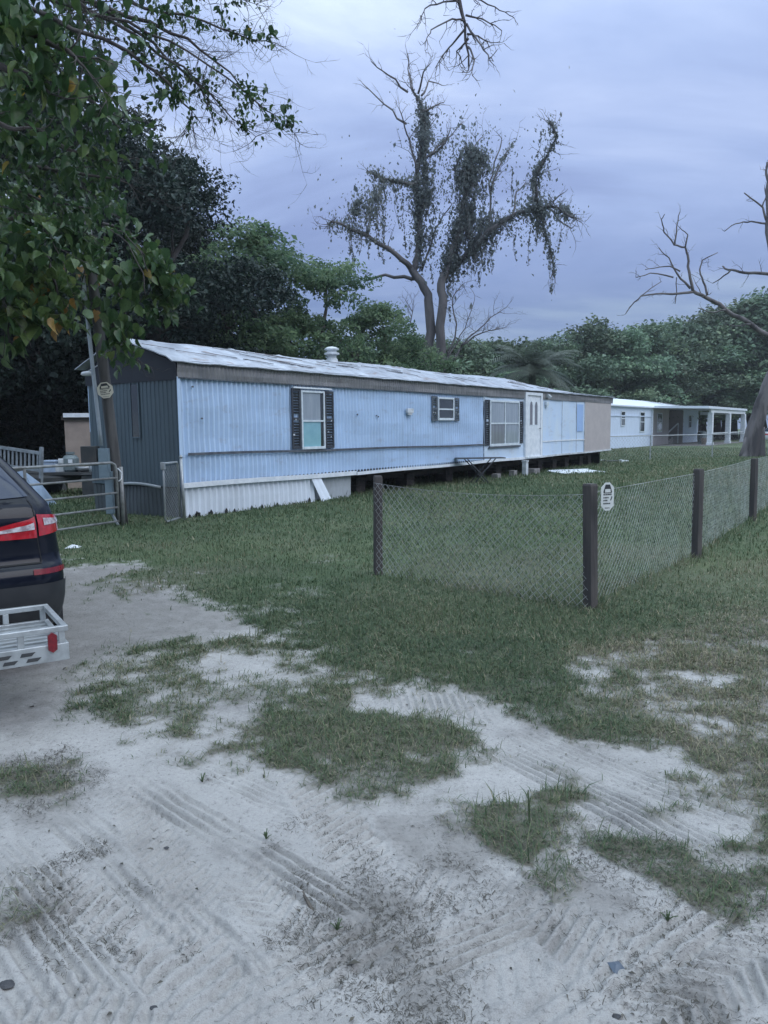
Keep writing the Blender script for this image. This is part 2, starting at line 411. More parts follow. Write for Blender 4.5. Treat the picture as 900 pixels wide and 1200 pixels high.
def vnoise(x, y, seed=0):
    xi, yi = np.floor(x).astype(np.int64), np.floor(y).astype(np.int64); xf, yf = x - xi, y - yi
    def h(a, b):
        k = (a * 374761393 + b * 668265263 + seed * 982451653) & 0xffffffff
        k = ((k ^ (k >> 13)) * 1274126177) & 0xffffffff
        return ((k ^ (k >> 16)) & 0xffff) / 65535.0
    u, v = xf * xf * (3 - 2 * xf), yf * yf * (3 - 2 * yf)
    return (h(xi, yi) * (1 - u) + h(xi + 1, yi) * u) * (1 - v) + (h(xi, yi + 1) * (1 - u) + h(xi + 1, yi + 1) * u) * v


def fbm(x, y, oct=4, seed=0):
    s = 0; a = .5; tot = 0
    for k in range(oct):
        s = s + a * vnoise(x * 2 ** k, y * 2 ** k, seed + k); tot += a; a *= .55
    return s / tot


# ------------------------------------------------------------------ ground: where turf and sand lie
def gp(pts): return np.array([ground(u, v)[:2] for u, v in pts])


LAWN = gp([(40, 650), (75, 668), (120, 660), (165, 662), (190, 690), (215, 705), (270, 722), (312, 730), (330, 757), (400, 800), (450, 797), (550, 805), (600, 838), (640, 858), (700, 872), (770, 868), (812, 895), (832, 930), (885, 975), (960, 965), (1500, 900), (1900, 560), (1400, 524), (-700, 540), (-700, 620), (-100, 630)])
GRASS = [gp(q) for q in (
    [(240, 882), (300, 850), (345, 838), (400, 830), (500, 840), (565, 852), (560, 885), (568, 905), (520, 922), (480, 935), (430, 936), (380, 937), (330, 910), (290, 882)],
    [(515, 945), (545, 936), (600, 940), (660, 928), (684, 950), (680, 972), (664, 985), (655, 1000), (662, 1042), (610, 1034), (585, 1010), (570, 990), (540, 962)],
    [(684, 985), (735, 970), (790, 992), (830, 1012), (858, 1000), (905, 985), (920, 1040), (870, 1058), (850, 1085), (800, 1052), (745, 1022), (700, 1000)],
)]
SPARSE = [gp(q) for q in (
    [(80, 805), (110, 780), (150, 757), (215, 748), (250, 744), (340, 752), (430, 800), (420, 830), (340, 852), (300, 850), (240, 868), (150, 855), (100, 830)],
    [(300, 748), (360, 770), (440, 800), (470, 840), (400, 850), (300, 845), (280, 800)],
    [(0, 905), (30, 885), (70, 893), (98, 900), (60, 930), (0, 935)],
    [(60, 935), (92, 925), (90, 945), (70, 945)],
    [(0, 1060), (40, 1050), (75, 1062), (40, 1085), (0, 1095)],
    [(120, 680), (150, 672), (190, 690), (160, 705), (120, 700)],
)]
SANDH = [gp(q) for q in (
    [(235, 775), (285, 760), (315, 766), (300, 782), (250, 788)],
    [(400, 828), (440, 805), (505, 797), (545, 812), (570, 842), (510, 852), (450, 848)],
    [(255, 835), (310, 822), (330, 835), (300, 848)],
    [(815, 800), (860, 793), (895, 801), (870, 810), (835, 810)],
    [(822, 852), (850, 846), (862, 857), (838, 862)],
    [(560, 868), (620, 855), (720, 878), (770, 880), (822, 930), (862, 972), (868, 1000), (800, 1000), (740, 968), (690, 952), (640, 925), (575, 920)],
)]
SOIL = [gp(q) for q in (
    [(40, 672), (150, 660), (215, 705), (305, 730), (250, 752), (150, 765), (90, 800), (60, 840), (-60, 880), (-60, 700)],
    [(340, 1095), (380, 1065), (470, 1040), (510, 1075), (515, 1120), (560, 1190), (540, 1230), (470, 1230), (460, 1150), (380, 1130)],
    [(770, 1165), (830, 1150), (880, 1180), (860, 1230), (780, 1230)],
    [(-20, 895), (40, 880), (105, 895), (100, 960), (60, 965), (-20, 945)], [(-20, 1065), (50, 1045), (80, 1062), (40, 1095), (-20, 1110)],
    [(560, 1030), (690, 1020), (760, 1050), (740, 1085), (640, 1070)], [(440, 960), (560, 950), (600, 1000), (540, 1030), (470, 1010)],
)]


def soilmask(x, y):
    v = np.zeros_like(x)
    for k in range(5):
        a_ = (.12 + .10 * k) * np.clip(np.hypot(x, y) / 4, .6, 2)
        P = np.stack([x + a_ * 2.2 * (fbm(x * 5, y * 5, 4, 211 + k) - .5), y + a_ * 2.2 * (fbm(x * 5, y * 5, 4, 251 + k) - .5)], 1)
        h_ = np.zeros(len(P), bool)
        for q in SOIL: h_ |= inside(P, q)
        v += h_ / 5
    return v * (.55 + .6 * fbm(x * 11, y * 11, 3, 7)) + .22 * np.clip(fbm(x * 1.1, y * 1.1, 4, 9) - .48, 0, 1) * 3


DRYR = gp([(640, 770), (760, 745), (900, 720), (1200, 700), (1300, 960), (880, 975), (820, 900), (740, 850)])


def inside(P, poly):
    x, y = P[:, 0], P[:, 1]; r = np.zeros(len(P), bool); n = len(poly)
    for i in range(n):
        x1, y1 = poly[i]; x2, y2 = poly[(i + 1) % n]
        c = ((y1 > y) != (y2 > y)); d = (y2 - y1) or 1e-12
        r ^= c & (x < (x2 - x1) * (y - y1) / d + x1)
    return r


def masks(x, y):
    """turf cover 0..1 and dryness 0..1"""
    turf = np.zeros_like(x); dryv = np.zeros_like(x)
    K = 5
    for k in range(K):
        sc_ = .07 + .035 * k
        rr = np.hypot(x, y)
        amp = (.14 + .13 * k) * np.clip(rr / 4, .6, 2.2)
        wx = x + amp * (fbm(x / sc_ / 3, y / sc_ / 3, 4, 11 + k) - .5) * 2.2
        wy = y + amp * (fbm(x / sc_ / 3, y / sc_ / 3, 4, 51 + k) - .5) * 2.2
        P = np.stack([wx, wy], 1)
        a = inside(P, LAWN).astype(float)
        dr = inside(P, DRYR) * .95
        a = np.where(dr > 0, a * .76, a)
        for q in SPARSE:
            i = inside(P, q); a = np.where(i, .70, a); dr = np.where(i, .6, dr)
        for q in SANDH: a = np.where(inside(P, q), .08, a)
        for q in GRASS:
            i = inside(P, q); a = np.where(i, .93, a); dr = np.where(i, .22, dr)
        turf += a / K; dryv += dr / K
    e = 4 * turf * (1 - turf); turf = np.clip(turf + (fbm(x * 7, y * 7, 4, 97) - .5) * 1.7 * (.30 + .8 * e) * (turf > .05) * (rr < 12), 0, 1)
    far = np.clip((y - 24) / 8, 0, 1) * (y > 0)
    turf = np.maximum(turf, far)
    back = y < 0.3
    turf = np.where(back, .25 + .5 * fbm(x * .5, y * .5, 3, 77), turf)
    # patchy wear in the lawn
    n = fbm(x * .9, y * .9, 4, 5)
    nearlawn = np.clip((13 - np.hypot(x, y)) / 6, 0, 1)
    turf = turf * (1 - np.clip((.42 - n) * 3.2, 0, .55) * nearlawn * (turf < .995) - 0 * n)
    dryv = np.clip(dryv + np.clip(n - .5, 0, 1) * .9 + .25 * nearlawn * (n > .45), 0, 1)
    return np.clip(turf, 0, 1), dryv


TR = []   # wheel tracks: start, end, width, kind, pitch


def tracks(x, y, turf):
    h = np.zeros_like(x)
    for (a, b, wd, kind, pitch, amp) in TR:
        d = (b - a); ln = np.hypot(*d); d = d / ln
        sx = (x - a[0]) * d[0] + (y - a[1]) * d[1]; tx = -(x - a[0]) * d[1] + (y - a[1]) * d[0]
        tx = tx + .03 * np.sin(sx * 1.7 + a[0] * 9)
        ed = np.clip((wd / 2 - np.abs(tx)) / .02, 0, 1) * np.clip(sx / .45, 0, 1) * np.clip((ln - sx) / .45, 0, 1)
        brk = np.clip((fbm(x * 3.1, y * 3.1, 3, int(abs(a[0] * 100)) + 3) - .36) * 4, 0, 1)
        if kind == 'rib':
            pt = np.cos(2 * np.pi * tx / pitch)
        elif kind == 'bar':
            pt = np.cos(2 * np.pi * (sx + .55 * tx) / pitch)
        elif kind == 'vee':
            pt = np.cos(2 * np.pi * (sx + .9 * np.abs(tx)) / pitch)
        else:
            pt = np.cos(2 * np.pi * sx / pitch) * np.cos(2 * np.pi * tx / pitch) * 1.3
        lim = np.clip(pt * 1.5, -1, 1) * (.5 + fbm(x * 6, y * 6, 2, 8))
        h = np.where(ed > .02, h * (1 - .8 * ed * brk), h)
        h += ed * (.4 + .6 * brk) * (2.1 * amp * lim - .006)
        h += .008 * np.exp(-((np.abs(tx) - wd / 2 - .02) / .02) ** 2) * np.clip(sx / .1, 0, 1) * np.clip((ln - sx) / .1, 0, 1) * brk
    return h * np.clip(1.1 - 1.6 * turf, 0, 1)


def trk(u1, v1, u2, v2, wd, kind, pitch, amp=.006):
    TR.append((np.array(ground(u1, v1)[:2]), np.array(ground(u2, v2)[:2]), wd, kind, pitch, amp))


trk(30, 920, 330, 1190, .24, 'rib', .055, .006)
trk(60, 1010, 240, 1170, .20, 'bar', .065, .008)
trk(-40, 1060, 130, 1290, .30, 'rib', .07, .006)
trk(150, 900, 480, 1120, .22, 'rib', .05, .006)
trk(180, 1060, 260, 1230, .30, 'bar', .075, .010)
trk(250, 1190, 520, 1050, .22, 'rib', .06, .006)
trk(330, 850, 440, 1040, .26, 'bar', .06, .006)
trk(420, 812, 600, 838, .40, 'bar', .055, .006)
trk(560, 870, 900, 1035, .26, 'rib', .045, .007)
trk(600, 850, 930, 985, .24, 'rib', .045, .006)
trk(600, 1240, 930, 1010, .24, 'rib', .06, .007)
trk(700, 1260, 960, 1080, .24, 'vee', .06, .007)
trk(560, 1010, 780, 1200, .26, 'bar', .05, .006)
trk(540, 1110, 720, 1190, .26, 'bar', .055, .006)
trk(460, 1010, 620, 1120, .24, 'bar', .05, .006)
trk(100, 1150, 260, 1010, .14, 'rib', .05, .005)
trk(-20, 980, 200, 1240, .22, 'rib', .04, .005)
trk(200, 880, 420, 990, .20, 'rib', .04, .005)
trk(130, 900, 260, 1080, .20, 'bar', .05, .006)
trk(280, 1000, 420, 1180, .22, 'vee', .055, .006)
trk(20, 1130, 200, 1260, .24, 'bar', .06, .007)
trk(380, 1190, 700, 1040, .22, 'rib', .045, .005)
trk(640, 1110, 900, 1180, .2, 'rib', .045, .005)
for (u1, v1, u2, v2) in ((185, 1000, 225, 975), (195, 1045, 232, 1030), (258, 1050, 285, 1025), (110, 1015, 160, 1000), (275, 1000, 315, 985), (225, 965, 258, 945)):
    trk(u1, v1, u2, v2, .115, 'dot', .032, .007)


def height(x, y, turf):
    r = np.hypot(x, y)
    h = .012 * (fbm(x * 2.2, y * 2.2, 3, 21) - .5) + .022 * (fbm(x * 6, y * 6, 3, 31) - .5) * np.clip(turf + .35, 0, 1) + .05 * (fbm(x * .35, y * .35, 2, 41) - .5) * np.clip((r - 1) / 4, 0, 1) * np.clip((30 - r) / 20, 0, 1)
    h = h + .010 * (fbm(x * 14, y * 14, 3, 61) - .5) * np.clip((9 - r) / 4, 0, 1)
    h = h + .012 * turf * np.clip((12 - r) / 4, 0, 1)
    return h + tracks(x, y, turf) * (r < 9)


def ground_sheet():
    rs = [.25, .8, 1.3]
    r = 1.6
    while r < 6.5: rs.append(r); r *= 1.0028
    while r < 14: rs.append(r); r *= 1.008
    while r < 60: rs.append(r); r *= 1.03
    while r < 420: rs.append(r); r *= 1.2
    th = list(np.arange(-44, 44.01, .14))
    t_ = 44.0; rest = list(np.arange(46, 316, 4.0))
    ang = np.radians(np.array(th + rest)); nA = len(ang)
    rs = np.array(rs); nR = len(rs)
    X = np.outer(rs, np.sin(ang)).ravel(); Y = np.outer(rs, np.cos(ang)).ravel()
    tf, dv = masks(X, Y)
    Z = height(X, Y, tf)
    idx = np.arange(nR * nA).reshape(nR, nA); nx = np.roll(idx, -1, 1)
    Q = np.stack([idx[:-1].ravel(), nx[:-1].ravel(), nx[1:].ravel(), idx[1:].ravel()], 1)[:, ::-1]
    # centre fan as one more small quad ring: a centre point duplicated
    V = np.stack([X, Y, Z], 1)
    cidx = len(V); V = np.vstack([V, [[0, 0, 0]]])
    ring = idx[0]; k = len(ring)
    cq = np.stack([np.full(k // 2, cidx), ring[np.arange(0, k - 1, 2)[:k // 2] + 0], ring[(np.arange(0, k - 1, 2)[:k // 2] + 1) % k], ring[(np.arange(0, k - 1, 2)[:k // 2] + 2) % k]], 1)[:, ::-1]
    Q = np.vstack([Q, cq])
    o = np_obj('ground', V, Q, 'ground', attrs={'turf': np.append(tf, .3), 'dry': np.append(np.maximum(dv, .85 * np.clip((8.0 - np.hypot(X, Y)) / 4.0, 0, 1)), .3), 'soil': np.append(soilmask(X, Y), 0)}, smooth=True)
    tag(o, 'pale sandy ground with worn grass patches and tyre tracks', 'ground', kind='structure')
    return o


ground_sheet()

# ------------------------------------------------------------------ the blue mobile home
HOME_A = Vector((-3.834, 14.529, 0)); HOME_RZ = math.atan2(34.351 - 14.529, 10.119 + 3.834)
HL, HWID = 24.24, 2.80
home = empty('mobile_home', HOME_A, HOME_RZ, 'long pale blue corrugated mobile home with rusty white metal roof', 'mobile home')


def corrugated(x0, x1, z0, z1, y, pitch=.13, dep=.014, bow=0, seed=0, nz=3):
    rows = []; xs = []; x = x0; prof = [(0, 0), (.12, 0), (.46, 1), (.60, 1)]
    while x < x1:
        for f, d in prof:
            if x + f * pitch < x1: xs.append((x + f * pitch, d))
        x += pitch
    xs.append((x1, 0))
    rr = random.Random(seed); mb = MB()
    for k in range(nz + 1):
        z = z0 + (z1 - z0) * k / nz
        rows.append([(a, y - d * dep + bow * math.sin(a * 1.3 + k * 2.1) + (rr.random() - .5) * .003, z) for a, d in xs])
    return mb.grid(rows)


# front wall: ribbed left part, flatter patched right part
mw = corrugated(.02, 12.25,   .62, 2.70, .052, dep=.052, bow=.010, seed=2, nz=7)
mw.build('siding', 'siding', home)
mf = MB()
rows = []
for k in range(5):
    z = .62 + 2.08 * k / 4
    rows.append([(12.25 + (21.0 - 12.25) * i / 36, -.004 + .010 * math.sin(i * .9 + k * 1.3), z) for i in range(37)])
mf.grid(rows).build('patched_siding', 'siding_flat', home, smooth=True)
MB().span((20.12, -.028, 1.47), (20.82, -.016, 2.56)).build('patch_panel', 'patch_blue', home, bevel=.003)
MB().span((21.0, -.03, .60), (24.16, -.004, 2.685)).build('board_panel', 'tan', home, bevel=.004)
# seams and dents on the flat part
ms_ = MB()
for x in (16.75, 18.6, 20.1, 20.98): MB().span((x, -.024, .64), (x + .018, -.012, 2.66)).build('seam', 'white_dirty', home)
mbk = MB()
mbk.span((0, HWID - .02, .60), (HL, HWID, 2.70)).span((HL - .02, .0, .60), (HL, HWID - .02, 2.70))
mbk.build('rear_wall', 'siding', home)
MB().span((.03, .02, .58), (HL - .03, HWID - .03, .66)).build('floor_deck', 'black', home)
# end wall (its own ribbed sheet, facing the gate)
me_ = MB(); rows = []
ys = []
y = .0
while y < HWID:
    for f, d in ((0, 0), (.3, 0), (.42, 1), (.88, 1)):
        if y + f * .12 < HWID: ys.append((y + f * .12, d))
    y += .12
ys.append((HWID, 0))
for k in range(4):
    z = .60 + 2.04 * k / 3; rows.append([(-.004 - d * .012 + .006 * math.sin(yy * 2 + k), yy, z) for yy, d in ys])
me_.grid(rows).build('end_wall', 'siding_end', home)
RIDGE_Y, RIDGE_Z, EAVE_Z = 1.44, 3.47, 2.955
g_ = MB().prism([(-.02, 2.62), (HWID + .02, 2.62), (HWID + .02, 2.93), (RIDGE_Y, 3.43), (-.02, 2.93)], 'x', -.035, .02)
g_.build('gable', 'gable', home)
# narrow end window
wn = MB().span((-.03, 1.13, 1.56), (-.014, 1.35, 2.58)).build('end_window', 'pane_dark', home)
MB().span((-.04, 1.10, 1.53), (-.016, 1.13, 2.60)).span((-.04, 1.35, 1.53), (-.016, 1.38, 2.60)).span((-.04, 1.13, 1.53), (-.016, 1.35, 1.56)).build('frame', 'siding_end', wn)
# corner trim
MB().span((-.03, -.03, .58), (.045, -.016, 2.68)).build('corner_trim', 'siding', home, bevel=.004)
# fascia: ribbed weathered band
fa = corrugated(-.02, HL + .16, 2.665, 2.94, -.035, pitch=.10, dep=.016, bow=.008, seed=5, nz=3)
fa.build('fascia', 'fascia', home)
MB().span((-.03, -.075, 2.935), (HL + .18, -.02, 2.975)).build('drip_edge', 'strip', home, bevel=.004)
MB().span((.0, -.042, 2.645), (15.1, -.016, 2.667)).build('fascia_trim', 'strip', home)


# roof: metal sheet, bowed down towards the far end, sheets lifted and creased
def ridge_z(x):
    t = max(0, min(1, (x - 15.5) / 9.0)); return RIDGE_Z - .46 * (t * t * (3 - 2 * t)) + .02 * math.sin(x * .9)


NX, NY = 190, 18
Xs = np.linspace(-.20, HL + .22, NX)
rows = []
for k in range(NY + 1):
    f = k / NY; row = []
    for x in Xs:
        if f <= .5:
            g = f / .5; yy = -.12 + (RIDGE_Y + .12) * g; zz = EAVE_Z + (ridge_z(x) - EAVE_Z) * (g ** .85)
        else:
            g = (f - .5) / .5; yy = RIDGE_Y + (HWID + .12 - RIDGE_Y) * g; zz = ridge_z(x) + (EAVE_Z - ridge_z(x)) * (g ** 1.15)
        q = fbm(np.array([x * 1.7 + yy * .8]), np.array([yy * 2.3 - x * .4]), 4, 91)[0]
        cr = abs((q * 6) % 1 - .5)
        zz += .03 * (q - .5) + .018 * (cr < .09) * (.05 < f < .95) - .012 * (1 if k == 0 else 0) * abs(math.sin(x * 3.1))
        row.append((x, yy, zz))
    rows.append(row)
roof = MB().grid(rows).build('roof', 'roof', home, smooth=False)
so_ = roof.modifiers.new('Solidify', 'SOLIDIFY'); so_.thickness = .02; so_.offset = -1
# lifted seams and torn strips
ms_ = MB()
rr = random.Random(3)
for i in range(52):
    x = .1 + rr.random() ** 1.4 * 21; y0 = .05 + rr.random() * .95; ln = .25 + rr.random() * .5
    an = rr.uniform(.15, .8)
    def rz(yy, x): return EAVE_Z + (ridge_z(x) - EAVE_Z) * (((yy + .12) / (RIDGE_Y + .12)) ** .85)
    y1 = min(1.5, y0 + ln * math.sin(an)); x1 = x - ln * math.cos(an) * 1.4
    if x1 < -.1: continue
    MB().bar((x, y0, rz(y0, x) + .022), (x1, y1, rz(y1, x1) + .024), .012 + .022 * rr.random(), .008).build('torn_seam', 'seam_dirt', roof)
# roof vent stack
v = MB().lathe((6.35, 1.40, 3.40), [(.17, 0), (.15, .10), (.12, .13), (.12, .20), (.20, .22), (.20, .26), (.13, .28), (.13, .32), (.19, .34), (.19, .37), (.12, .41), (.02, .43)], 20)
v.build('roof_vent', 'white_dirty', home, smooth=False)
# dark trim strip along the wall and the white belly rail
def strip(x0, x1, z0, z1, hgt, dep, name, m_, segs=10):
    b = MB(); rows = []
    def zz(x): return z0 + (z1 - z0) * (x - x0) / (x1 - x0) + .008 * math.sin(x * 1.1)
    pts = [x0 + (x1 - x0) * i / segs for i in range(segs + 1)]
    rows = [[(x, -.016, zz(x)) for x in pts], [(x, -.016 - dep, zz(x)) for x in pts], [(x, -.016 - dep, zz(x) + hgt) for x in pts], [(x, -.016, zz(x) + hgt) for x in pts]]
    b.grid(rows)
    return b.build(name, m_, home)


strip(.16, 12.28, 1.195, 1.10, .05, .022, 'trim_strip', 'strip', 24)
strip(16.75, 20.98, 1.12, 1.12, .045, .015, 'trim_strip', 'white', 10)
strip(-.02, 5.42, .585, .545, .095, .05, 'belly_rail', 'white', 12)
strip(5.44, 11.4, .535, .545, .075, .05, 'belly_rail', 'white', 12)
strip(11.42, 16.7, .545, .56, .085, .045, 'belly_rail', 'white', 12)
strip(16.72, HL, .56, .60, .06, .04, 'belly_rail', 'white_dirty', 12)
# skirting
sk = corrugated(.03, 3.95, -.02, .60, .04, pitch=.15, dep=.05, bow=.008, seed=8, nz=2)
sk.build('skirting', 'skirt', home)
sk = corrugated(3.95, 5.36, -.02, .58, .08, pitch=.15, dep=.015, bow=.008, seed=9, nz=2)
sk.build('skirting', 'skirt_dull', home)
lp = MB(); b0 = (3.86, -.04, .56)
lp.grid([[(3.74 + .0 * i, -.03, .555) for i in (0,)] + [(3.74 + .085 * i, -.03 - .012 * (i % 2), .555) for i in range(1, 5)],
         [(3.98, -.14, .0)] + [(3.98 + .085 * i, -.14 - .012 * (i % 2), .0 + .012 * i) for i in range(1, 5)]])
ll = lp.build('loose_skirt_panel', 'skirt', home); sm_ = ll.modifiers.new('Solidify', 'SOLIDIFY'); sm_.thickness = .008
hb_ = MB(); rr = random.Random(12)
for i in range(15):
    x = .12 + rr.random() * 3.6; q = .018 + rr.random() * .03
    MB().prism([(x - q, -.03), (x + q, -.03), (x + q * .8, q * 1.5), (x, q * 2.6), (x - q * .8, q * 1.4)], 'y', -.026, -.012).build('rust_hole', 'black', home)
# end skirting and the curled strip
rows = []
for k in range(3):
    z = -.02 + .60 * k / 2; rows.append([(.03 - d * .015 + .02 * math.sin(yy * 3 + k), yy, z) for yy, d in ys])
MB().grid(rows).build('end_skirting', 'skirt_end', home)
cs = MB(); rows = []
for dz in (0, .055):
    rows.append([(-.05 - .02 * math.sin(i * .6), .55 + .19 * i, .56 + dz + .10 * math.sin(i / 7 * 2.2) - .01 * i) for i in range(8)])
q = cs.grid(rows).build('curled_trim', 'skirt_dull', home, smooth=True); q.modifiers.new('Solidify', 'SOLIDIFY').thickness = .012
# chassis, pier blocks, and black rear and far sheets added for the shade underneath
ch = MB()
for y in (.7, 2.1): ch.span((.3, y - .05, .30), (HL - .6, y + .05, .578))
for i in range(14): ch.span((1 + i * 1.7, .12, .46), (1.08 + i * 1.7, HWID - .12, .575))
ch.build('chassis', 'chassis', home)
MB().span((.05, HWID - .10, -.03), (HL - .3, HWID - .06, .59)).build('rear_dark_sheet', 'black', home)
MB().span((HL - .5, .3, .0), (HL - .46, HWID - .11, .59)).build('far_dark_sheet', 'black', home)
for i, x in enumerate((6.4, 8.8, 11.0, 13.1, 14.4, 17.9, 19.3, 20.6, 22.2, 23.2)):
    b = MB()
    for k in range(2):
        b.span((x - .2, .55, .0 + .2 * k), (x + .2, .95, .195 + .2 * k))
    b.build('pier', 'pier', home, bevel=.01)


# windows, shutters, door
def window(x0, x1, z0, z1, ft, mull, panes, mulx=None, name='window', boxed=.035):
    y0 = -.018; y1 = y0 - boxed
    fr = MB()
    fr.span((x0, y1, z0), (x0 + ft, y0, z1)).span((x1 - ft, y1, z0), (x1, y0, z1)).span((x0 + ft, y1, z1 - ft), (x1 - ft, y0, z1)).span((x0 + ft, y1 - .01, z0), (x1 - ft, y0, z0 + ft * 1.3))
    o = fr.build(name, 'frame', home, bevel=.004)
    if mull is not None:
        b = MB().span((x0 + ft, y1 + .004, mull - ft * .4), (x1 - ft, y0 - .001, mull + ft * .4))
        if mulx: b.span((mulx - ft * .4, y1 + .006, z0 + ft * 1.3), (mulx + ft * .4, y0 - .002, mull - ft * .4)).span((mulx - ft * .4, y1 + .006, mull + ft * .4), (mulx + ft * .4, y0 - .002, z1 - ft))
        b.build('sash_bar', 'frame', o)
    for (a, b_, c, d, m_) in panes:
        MB().span((a, y0 - .008, c), (b_, y0 - .003, d)).build('pane', m_, o)
    return o


def shutter(x0, x1, z0, z1, m_):
    b = MB(); t_ = .05
    b.span((x0, -.042, z0), (x0 + t_, -.018, z1)).span((x1 - t_, -.042, z0), (x1, -.018, z1)).span((x0 + t_, -.042, z0), (x1 - t_, -.018, z0 + .06)).span((x0 + t_, -.042, z1 - .06), (x1 - t_, -.018, z1)).span((x0 + t_, -.042, (z0 + z1) / 2 - .03), (x1 - t_, -.018, (z0 + z1) / 2 + .03))
    n = int((z1 - z0 - .12) / .06)
    for i in range(n):
        z = z0 + .07 + i * (z1 - z0 - .14) / n
        if abs(z - (z0 + z1) / 2) < .06: continue
        b.box(((x0 + x1) / 2, -.028, z + .02), (x1 - x0 - 2 * t_, .012, .045), Matrix.Rotation(R(25), 3, 'X'))
    o = b.build('shutter', m_, home)
    k = MB(); rr = random.Random(int(x0 * 10))
    for i in range(3): k.box((rr.uniform(x0 + .03, x1 - .03), -.044, rr.uniform(z0 + .25, z1 - .5)), (.028, .004, .035))
    k.build('paint_chip', 'white_dirty', o)
    return o


shutter(3.13, 3.42, 1.24, 2.57, 'shutter')
shutter(4.28, 4.60, 1.23, 2.55, 'shutter')
window(3.44, 4.26, 1.22, 2.54, .045, 1.86, [(3.485, 4.12, 1.88, 2.495, 'pane_curtain'), (3.485, 4.12, 1.28, 1.84, 'pane_teal'), (4.12, 4.215, 1.28, 2.495, 'pane_dark')])
MB().span((3.16, -.075, 2.575), (4.5, -.018, 2.61)).build('window_hood', 'white', home, bevel=.004)
shutter(9.03, 9.32, 1.87, 2.57, 'shutter_grey')
shutter(10.30, 10.58, 1.87, 2.55, 'shutter_grey')
window(9.35, 10.27, 1.89, 2.55, .05, 2.21, [(9.40, 10.22, 1.955, 2.19, 'pane_dark'), (9.40, 10.22, 2.23, 2.50, 'pane_dark')])
shutter(12.27, 12.55, 1.10, 2.55, 'shutter')
shutter(14.78, 15.06, 1.12, 2.55, 'shutter')
window(12.57, 14.75, 1.06, 2.55, .06, 1.80, [(12.63, 13.63, 1.14, 1.78, 'pane_grey'), (13.69, 14.69, 1.14, 1.78, 'pane_curtain'), (12.63, 13.63, 1.83, 2.49, 'pane_curtain'), (13.69, 14.69, 1.83, 2.49, 'pane_curtain')], 13.66)
MB().span((12.5, -.07, 1.0), (14.82, -.018, 1.05)).build('window_sill', 'strip', home, bevel=.004)
door = MB().span((15.33, -.05, .64), (16.47, -.018, 2.78)).build('door', 'white', home, bevel=.006)
fr = MB().span((15.17, -.085, .60), (15.33, -.016, 2.88)).span((16.47, -.085, .60), (16.62, -.016, 2.88)).span((15.33, -.085, 2.78), (16.47, -.016, 2.88)).span((15.33, -.10, .58), (16.47, -.016, .64))
fr.build('door_frame', 'white', door, bevel=.006)
for x in (15.60, 16.02):
    pts = [(x - .02, 1.75), (x + .20, 1.75), (x + .20, 2.42), (x + .16, 2.53), (x + .09, 2.57), (x + .02, 2.53), (x - .02, 2.42)]
    MB().prism(pts, 'y', -.056, -.051).build('door_pane', 'pane_door', door)
    q = MB().prism([(x + .09 + (a - x - .09) * 1.28, 2.16 + (b - 2.16) * 1.08) for a, b in pts], 'y', -.0535, -.0505); q.build('pane_surround', 'frame', door)
MB().lathe((0, 0, 0), [(.012, 0), (.012, .04), (.032, .045), (.034, .06), (.02, .075)], 12).build('handle', 'steel', door, smooth=True, loc=(16.38, -.05, 1.62)).rotation_euler = (R(90), 0, 0)
MB().span((7.70, -.10, 2.08), (7.98, -.016, 2.20)).span((7.74, -.085, 2.03), (7.94, -.02, 2.08)).build('wall_light', 'white_dirty', home, bevel=.01)
MB().span((16.95, -.10, 2.46), (17.15, -.016, 2.58)).span((16.98, -.085, 2.38), (17.12, -.02, 2.46)).build('wall_light', 'frame', home, bevel=.01)
MB().box((17.05, -.10, 2.80), (.16, .10, .12)).box((17.02, -.17, 2.76), (.10, .12, .10), Matrix.Rotation(R(30), 3, 'X')).build('eave_light', 'white_dirty', home, bevel=.01)
d_ = MB(); rr = random.Random(4)
for (x, z) in ((.55, 1.9), (5.55, 2.02), (6.35, 2.0), (6.42, 1.97), (.35, 2.5)):
    MB().prism([(x + .03 * math.cos(a) * rr.uniform(.6, 1.2), z + .025 * math.sin(a) * rr.uniform(.6, 1.2)) for a in [i * math.pi / 3 for i in range(6)]], 'y', -.030, -.0195).build('siding_hole', 'strip', home)

# things by the home
def local(x, y, z=0): return HOME_A + Vector((math.cos(HOME_RZ) * x - math.sin(HOME_RZ) * y, math.sin(HOME_RZ) * x + math.cos(HOME_RZ) * y, z))


tb = empty('folding_table', at(562, 560, 22.9).xy.to_3d(), R(6), 'dark folding table with crossed legs before the blue wall', 'table')
tb.location.z = 0
MB().span((-.72, -.30, .755), (.72, .30, .785)).build('tabletop', 'tablegrey', tb, bevel=.008)
for sx in (-1, 1):
    for sy in (-1, 1):
        MB().tube([(sx * .42 * 1, sy * .25, .75), (sx * .08 - sx * .0, sy * .26, .38), (-sx * .24, sy * .27, .0)], .016, 8).build('leg', 'tablegrey', tb, smooth=True)
bl = MB().span((-.9, -.5, 0), (.9, .5, .03)).span((-.88, .42, .03), (.88, .47, .06)).build('loose_panel', 'white', bevel=.006)
bl.location = local(17.2, -1.15, .025); bl.rotation_euler = (R(2), 0, R(22)); tag(bl, 'flat white panel lying on the lawn below the white door', 'panel')
st = [(14.9, -.20, .16, .16, .48, 'white_dirty', 'upright white post stump under the white door', 'post', 'door_post'), (14.05, -.15, .2, .2, .22, 'block', 'small grey concrete block left of the white post stump', 'block', 'concrete_block'),
      (15.75, -.12, .55, .3, .2, 'block', 'low grey concrete block right of the white post stump', 'block', 'concrete_block'), (12.9, -.1, .22, .22, .17, 'block', 'pale grey block below the large window', 'block', 'concrete_block')]
